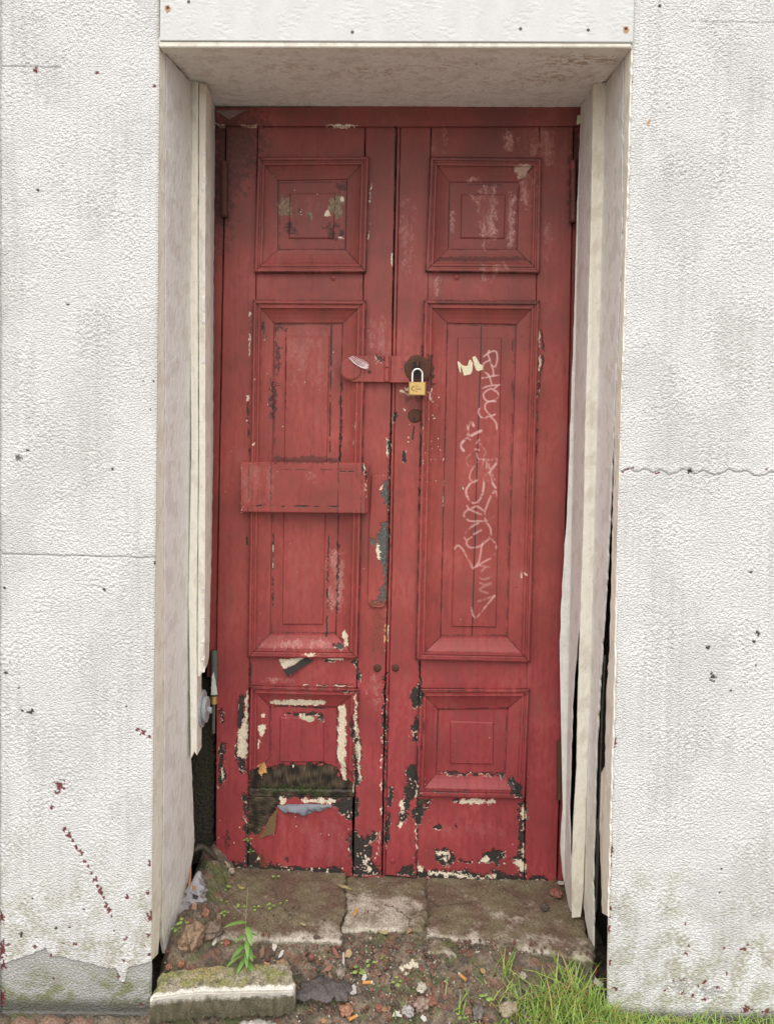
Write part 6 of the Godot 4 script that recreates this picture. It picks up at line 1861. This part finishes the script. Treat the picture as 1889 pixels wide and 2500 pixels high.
	for i in 17:
		var line := PackedVector3Array()
		for j in 11:
			var u := i / 16.0 - 0.5
			var w := j / 10.0 - 0.5
			var r := 1.0 + 0.4 * nv(u * 4.0, w * 4.0, 1.0, 8.0)
			line.append(b + Vector3(u * 0.085 * r, 0.004 + 0.022 * cos(u * 2.8) * cos(w * 2.8) + 0.009 * absf(nv(u * 9.0, w * 9.0, 1.0)) + 0.003 * nv(u * 26.0, w * 26.0, 1.0), w * 0.05 * r))
		rows.append(line)
	surf(rows, false, func(_p, _r): return Vector3.UP)
	tint = Color.WHITE
	tag(put("paper_wad", M.bits), "crumpled grey white paper on the bricks before the slab", "paper")
	# crushed clear bottle, upright in the left corner
	var t := thing("plastic_bottle", "crushed clear plastic bottle with orange print against the left lining", "bottle")
	var foot := P(462, 2248, -0.16)
	var head := P(487, 2128, -0.20)
	rows = []
	for i in 17:
		var f := i / 16.0
		var c := foot.lerp(head, f)
		var r := 0.029 * (1.0 if f < 0.52 else (0.62 if f < 0.58 else lerpf(0.95, 0.10, (f - 0.58) / 0.42)))
		var line := PackedVector3Array()
		for k in 18:
			var an := TAU * k / 18.0
			var q := 1.0 + 0.5 * nv(cos(an) * 2.0 + f * 4.0, sin(an) * 2.0 + f * 7.0, 1.0)
			line.append(c + Vector3(cos(an) * r * q, 0.004 * nv(an, f * 5.0, 2.0), sin(an) * r * q * 0.7))
		rows.append(line)
	surf(rows, true, func(p, r): return p - foot.lerp(head, r / 16.0))
	put("bottle_wall", M.film, t)
	tint = Color(0.42, 0.25, 0.15)
	for e in [[475, 2214, 6, 9], [474, 2168, 5, 7]]:
		flat_plate(rough(pts([-e[2], -e[3], e[2], -e[3] * 0.8, e[2] * 0.8, e[3], -e[2], e[3] * 0.9], e[0], e[1]), 1.5, 4, 3), -0.135 if e[1] > 2200 else -0.15, 0.0006, 0.0)
		put("orange_print", M.bits, t)
	tint = Color(0.05, 0.05, 0.055)
	flat_plate(rough(pts([470, 2182, 486, 2188, 481, 2196, 471, 2194], 0, 0), 0.8, 4, 3), -0.152, 0.0006, 0.0)
	put("dark_print", M.bits, t)
	for k in 5:
		var x0 := 484.0 + k * 3.2
		tube([P(x0, 2140 + k * 3, -0.158), P(x0 + 3 - k, 2152 + k * 2, -0.156), P(x0 + 4, 2160 + k, -0.158)], [0.0006], 4)
	put("scribbled_print", M.bits, t)
	tint = Color.WHITE
	# bent pipe stub in the corner
	tint = Color(0.07, 0.055, 0.042)
	tube([P(474, 2078, -0.27), P(484, 2068, -0.28), P(497, 2068, -0.29), P(512, 2080, -0.30), P(530, 2098, -0.315)], [0.006, 0.0085, 0.0065, 0.0075, 0.005], 10)
	tag(put("root", M.stone), "thick curved grey brown root in the left corner below the doors", "root")
	tint = Color(0.33, 0.15, 0.08)
	tube([P(466, 2118, -0.12), P(464, 2150, -0.115), P(462, 2165, -0.11)], [0.002, 0.0035, 0.003], 6)
	tint = Color.WHITE
	tag(put("rusty_wire", M.stone), "short rusty wire standing along the left jamb's edge", "wire")
	# round grey plastic cap seen edge-on in the gap by the left leaf
	var cap := thing("grey_cap_wheel", "round ribbed grey plastic cap in the gap left of the doors", "plastic cap")
	var cc := P(487, 1728, -0.245)
	var rr := 0.046
	for e in [[0.0, 0.013, rr, "rim"], [0.0135, 0.024, rr * 0.72, "hub"], [0.0245, 0.036, 0.008, "spindle"]]:
		rows = []
		for k in 2:
			var line := PackedVector3Array()
			for i in 32:
				var an := TAU * i / 32.0
				line.append(cc + Vector3(e[0] if k == 0 else e[1], cos(an) * e[2], sin(an) * e[2] * 0.9) + Vector3(0, 0, 0.45) * (e[0] if k == 0 else e[1]))
			rows.append(line)
		surf(rows, true, func(p, _r): return Vector3(0, p.y - cc.y, p.z - cc.z))
		for k in 2:
			for i in 32:
				tri(rows[k][0], rows[k][i], rows[k][(i + 1) % 32], Vector3(-1 if k == 0 else 1, 0, 0))
		put(e[3], M.plastic, cap)
	for i in 16:
		var an := TAU * i / 16.0
		var c := cc + Vector3(0.0065, cos(an) * rr, sin(an) * rr * 0.9 + 0.003)
		tube([c + Vector3(-0.0065, 0, -0.003), c + Vector3(0.0065, 0, 0.003)], [0.0016], 5)
		put("rib", M.plastic, cap)
	var pipe := thing("pipe", "short grey metal pipe stub with brass nut beside the plastic cap", "pipe")
	tube([P(522, 1699, -0.350), P(522, 1717, -0.350)], [0.0105], 8)
	put("nut", M.brass, pipe)
	tube([P(522, 1718, -0.352), P(521, 1790, -0.352)], [0.005], 10)
	put("tube", M.iron, pipe)

func _ready() -> void:
	rng.seed = 4711
	nz.noise_type = FastNoiseLite.TYPE_SIMPLEX_SMOOTH
	nz.fractal_type = FastNoiseLite.FRACTAL_NONE
	nz.frequency = 1.0
	nz.seed = 12
	# camera: level, lens shifted down, a degree out of true
	bas = Basis.from_euler(Vector3(deg_to_rad(-1.9), 0, deg_to_rad(1.0)))
	var cam := Camera3D.new()
	cam.name = "camera"
	cam.projection = Camera3D.PROJECTION_FRUSTUM
	cam.near = 0.05
	cam.far = 300.0
	cam.size = 2500.0 / F * cam.near
	cam.frustum_offset = Vector2(0, -(1250.0 - CY) / F * cam.near)
	cam.transform = Transform3D(bas, eye)
	add_child(cam)
	cam.current = true
	# overcast sky and a broad veiled sun
	var we := WorldEnvironment.new()
	we.name = "environment"
	var env := Environment.new()
	env.background_mode = Environment.BG_SKY
	var sm := ProceduralSkyMaterial.new()
	sm.sky_top_color = Color(0.83, 0.832, 0.835)
	sm.sky_horizon_color = Color(0.90, 0.90, 0.895)
	sm.ground_bottom_color = Color(0.30, 0.29, 0.28)
	sm.ground_horizon_color = Color(0.55, 0.55, 0.55)
	sm.sky_curve = 0.2
	sm.sky_energy_multiplier = 1.3
	var sky := Sky.new()
	sky.sky_material = sm
	env.sky = sky
	env.tonemap_mode = Environment.TONE_MAPPER_LINEAR
	env.tonemap_exposure = 1.30
	env.sdfgi_enabled = true
	env.ssao_enabled = true
	env.ssil_enabled = true
	we.environment = env
	add_child(we)
	var sun := DirectionalLight3D.new()
	sun.name = "sun"
	sun.light_energy = 0.50
	sun.light_color = Color(1.0, 0.975, 0.94)
	sun.light_angular_distance = 55.0
	sun.sky_mode = DirectionalLight3D.SKY_MODE_LIGHT_ONLY
	sun.shadow_enabled = true
	sun.rotation_degrees = Vector3(-56, -5, 0)
	add_child(sun)
	materials()
	paving()
	soil()
	build_walls()
	threshold()
	build_lining()
	build_doors()
	build_lock_and_scraps()
	litter()
	plants()
	grass()
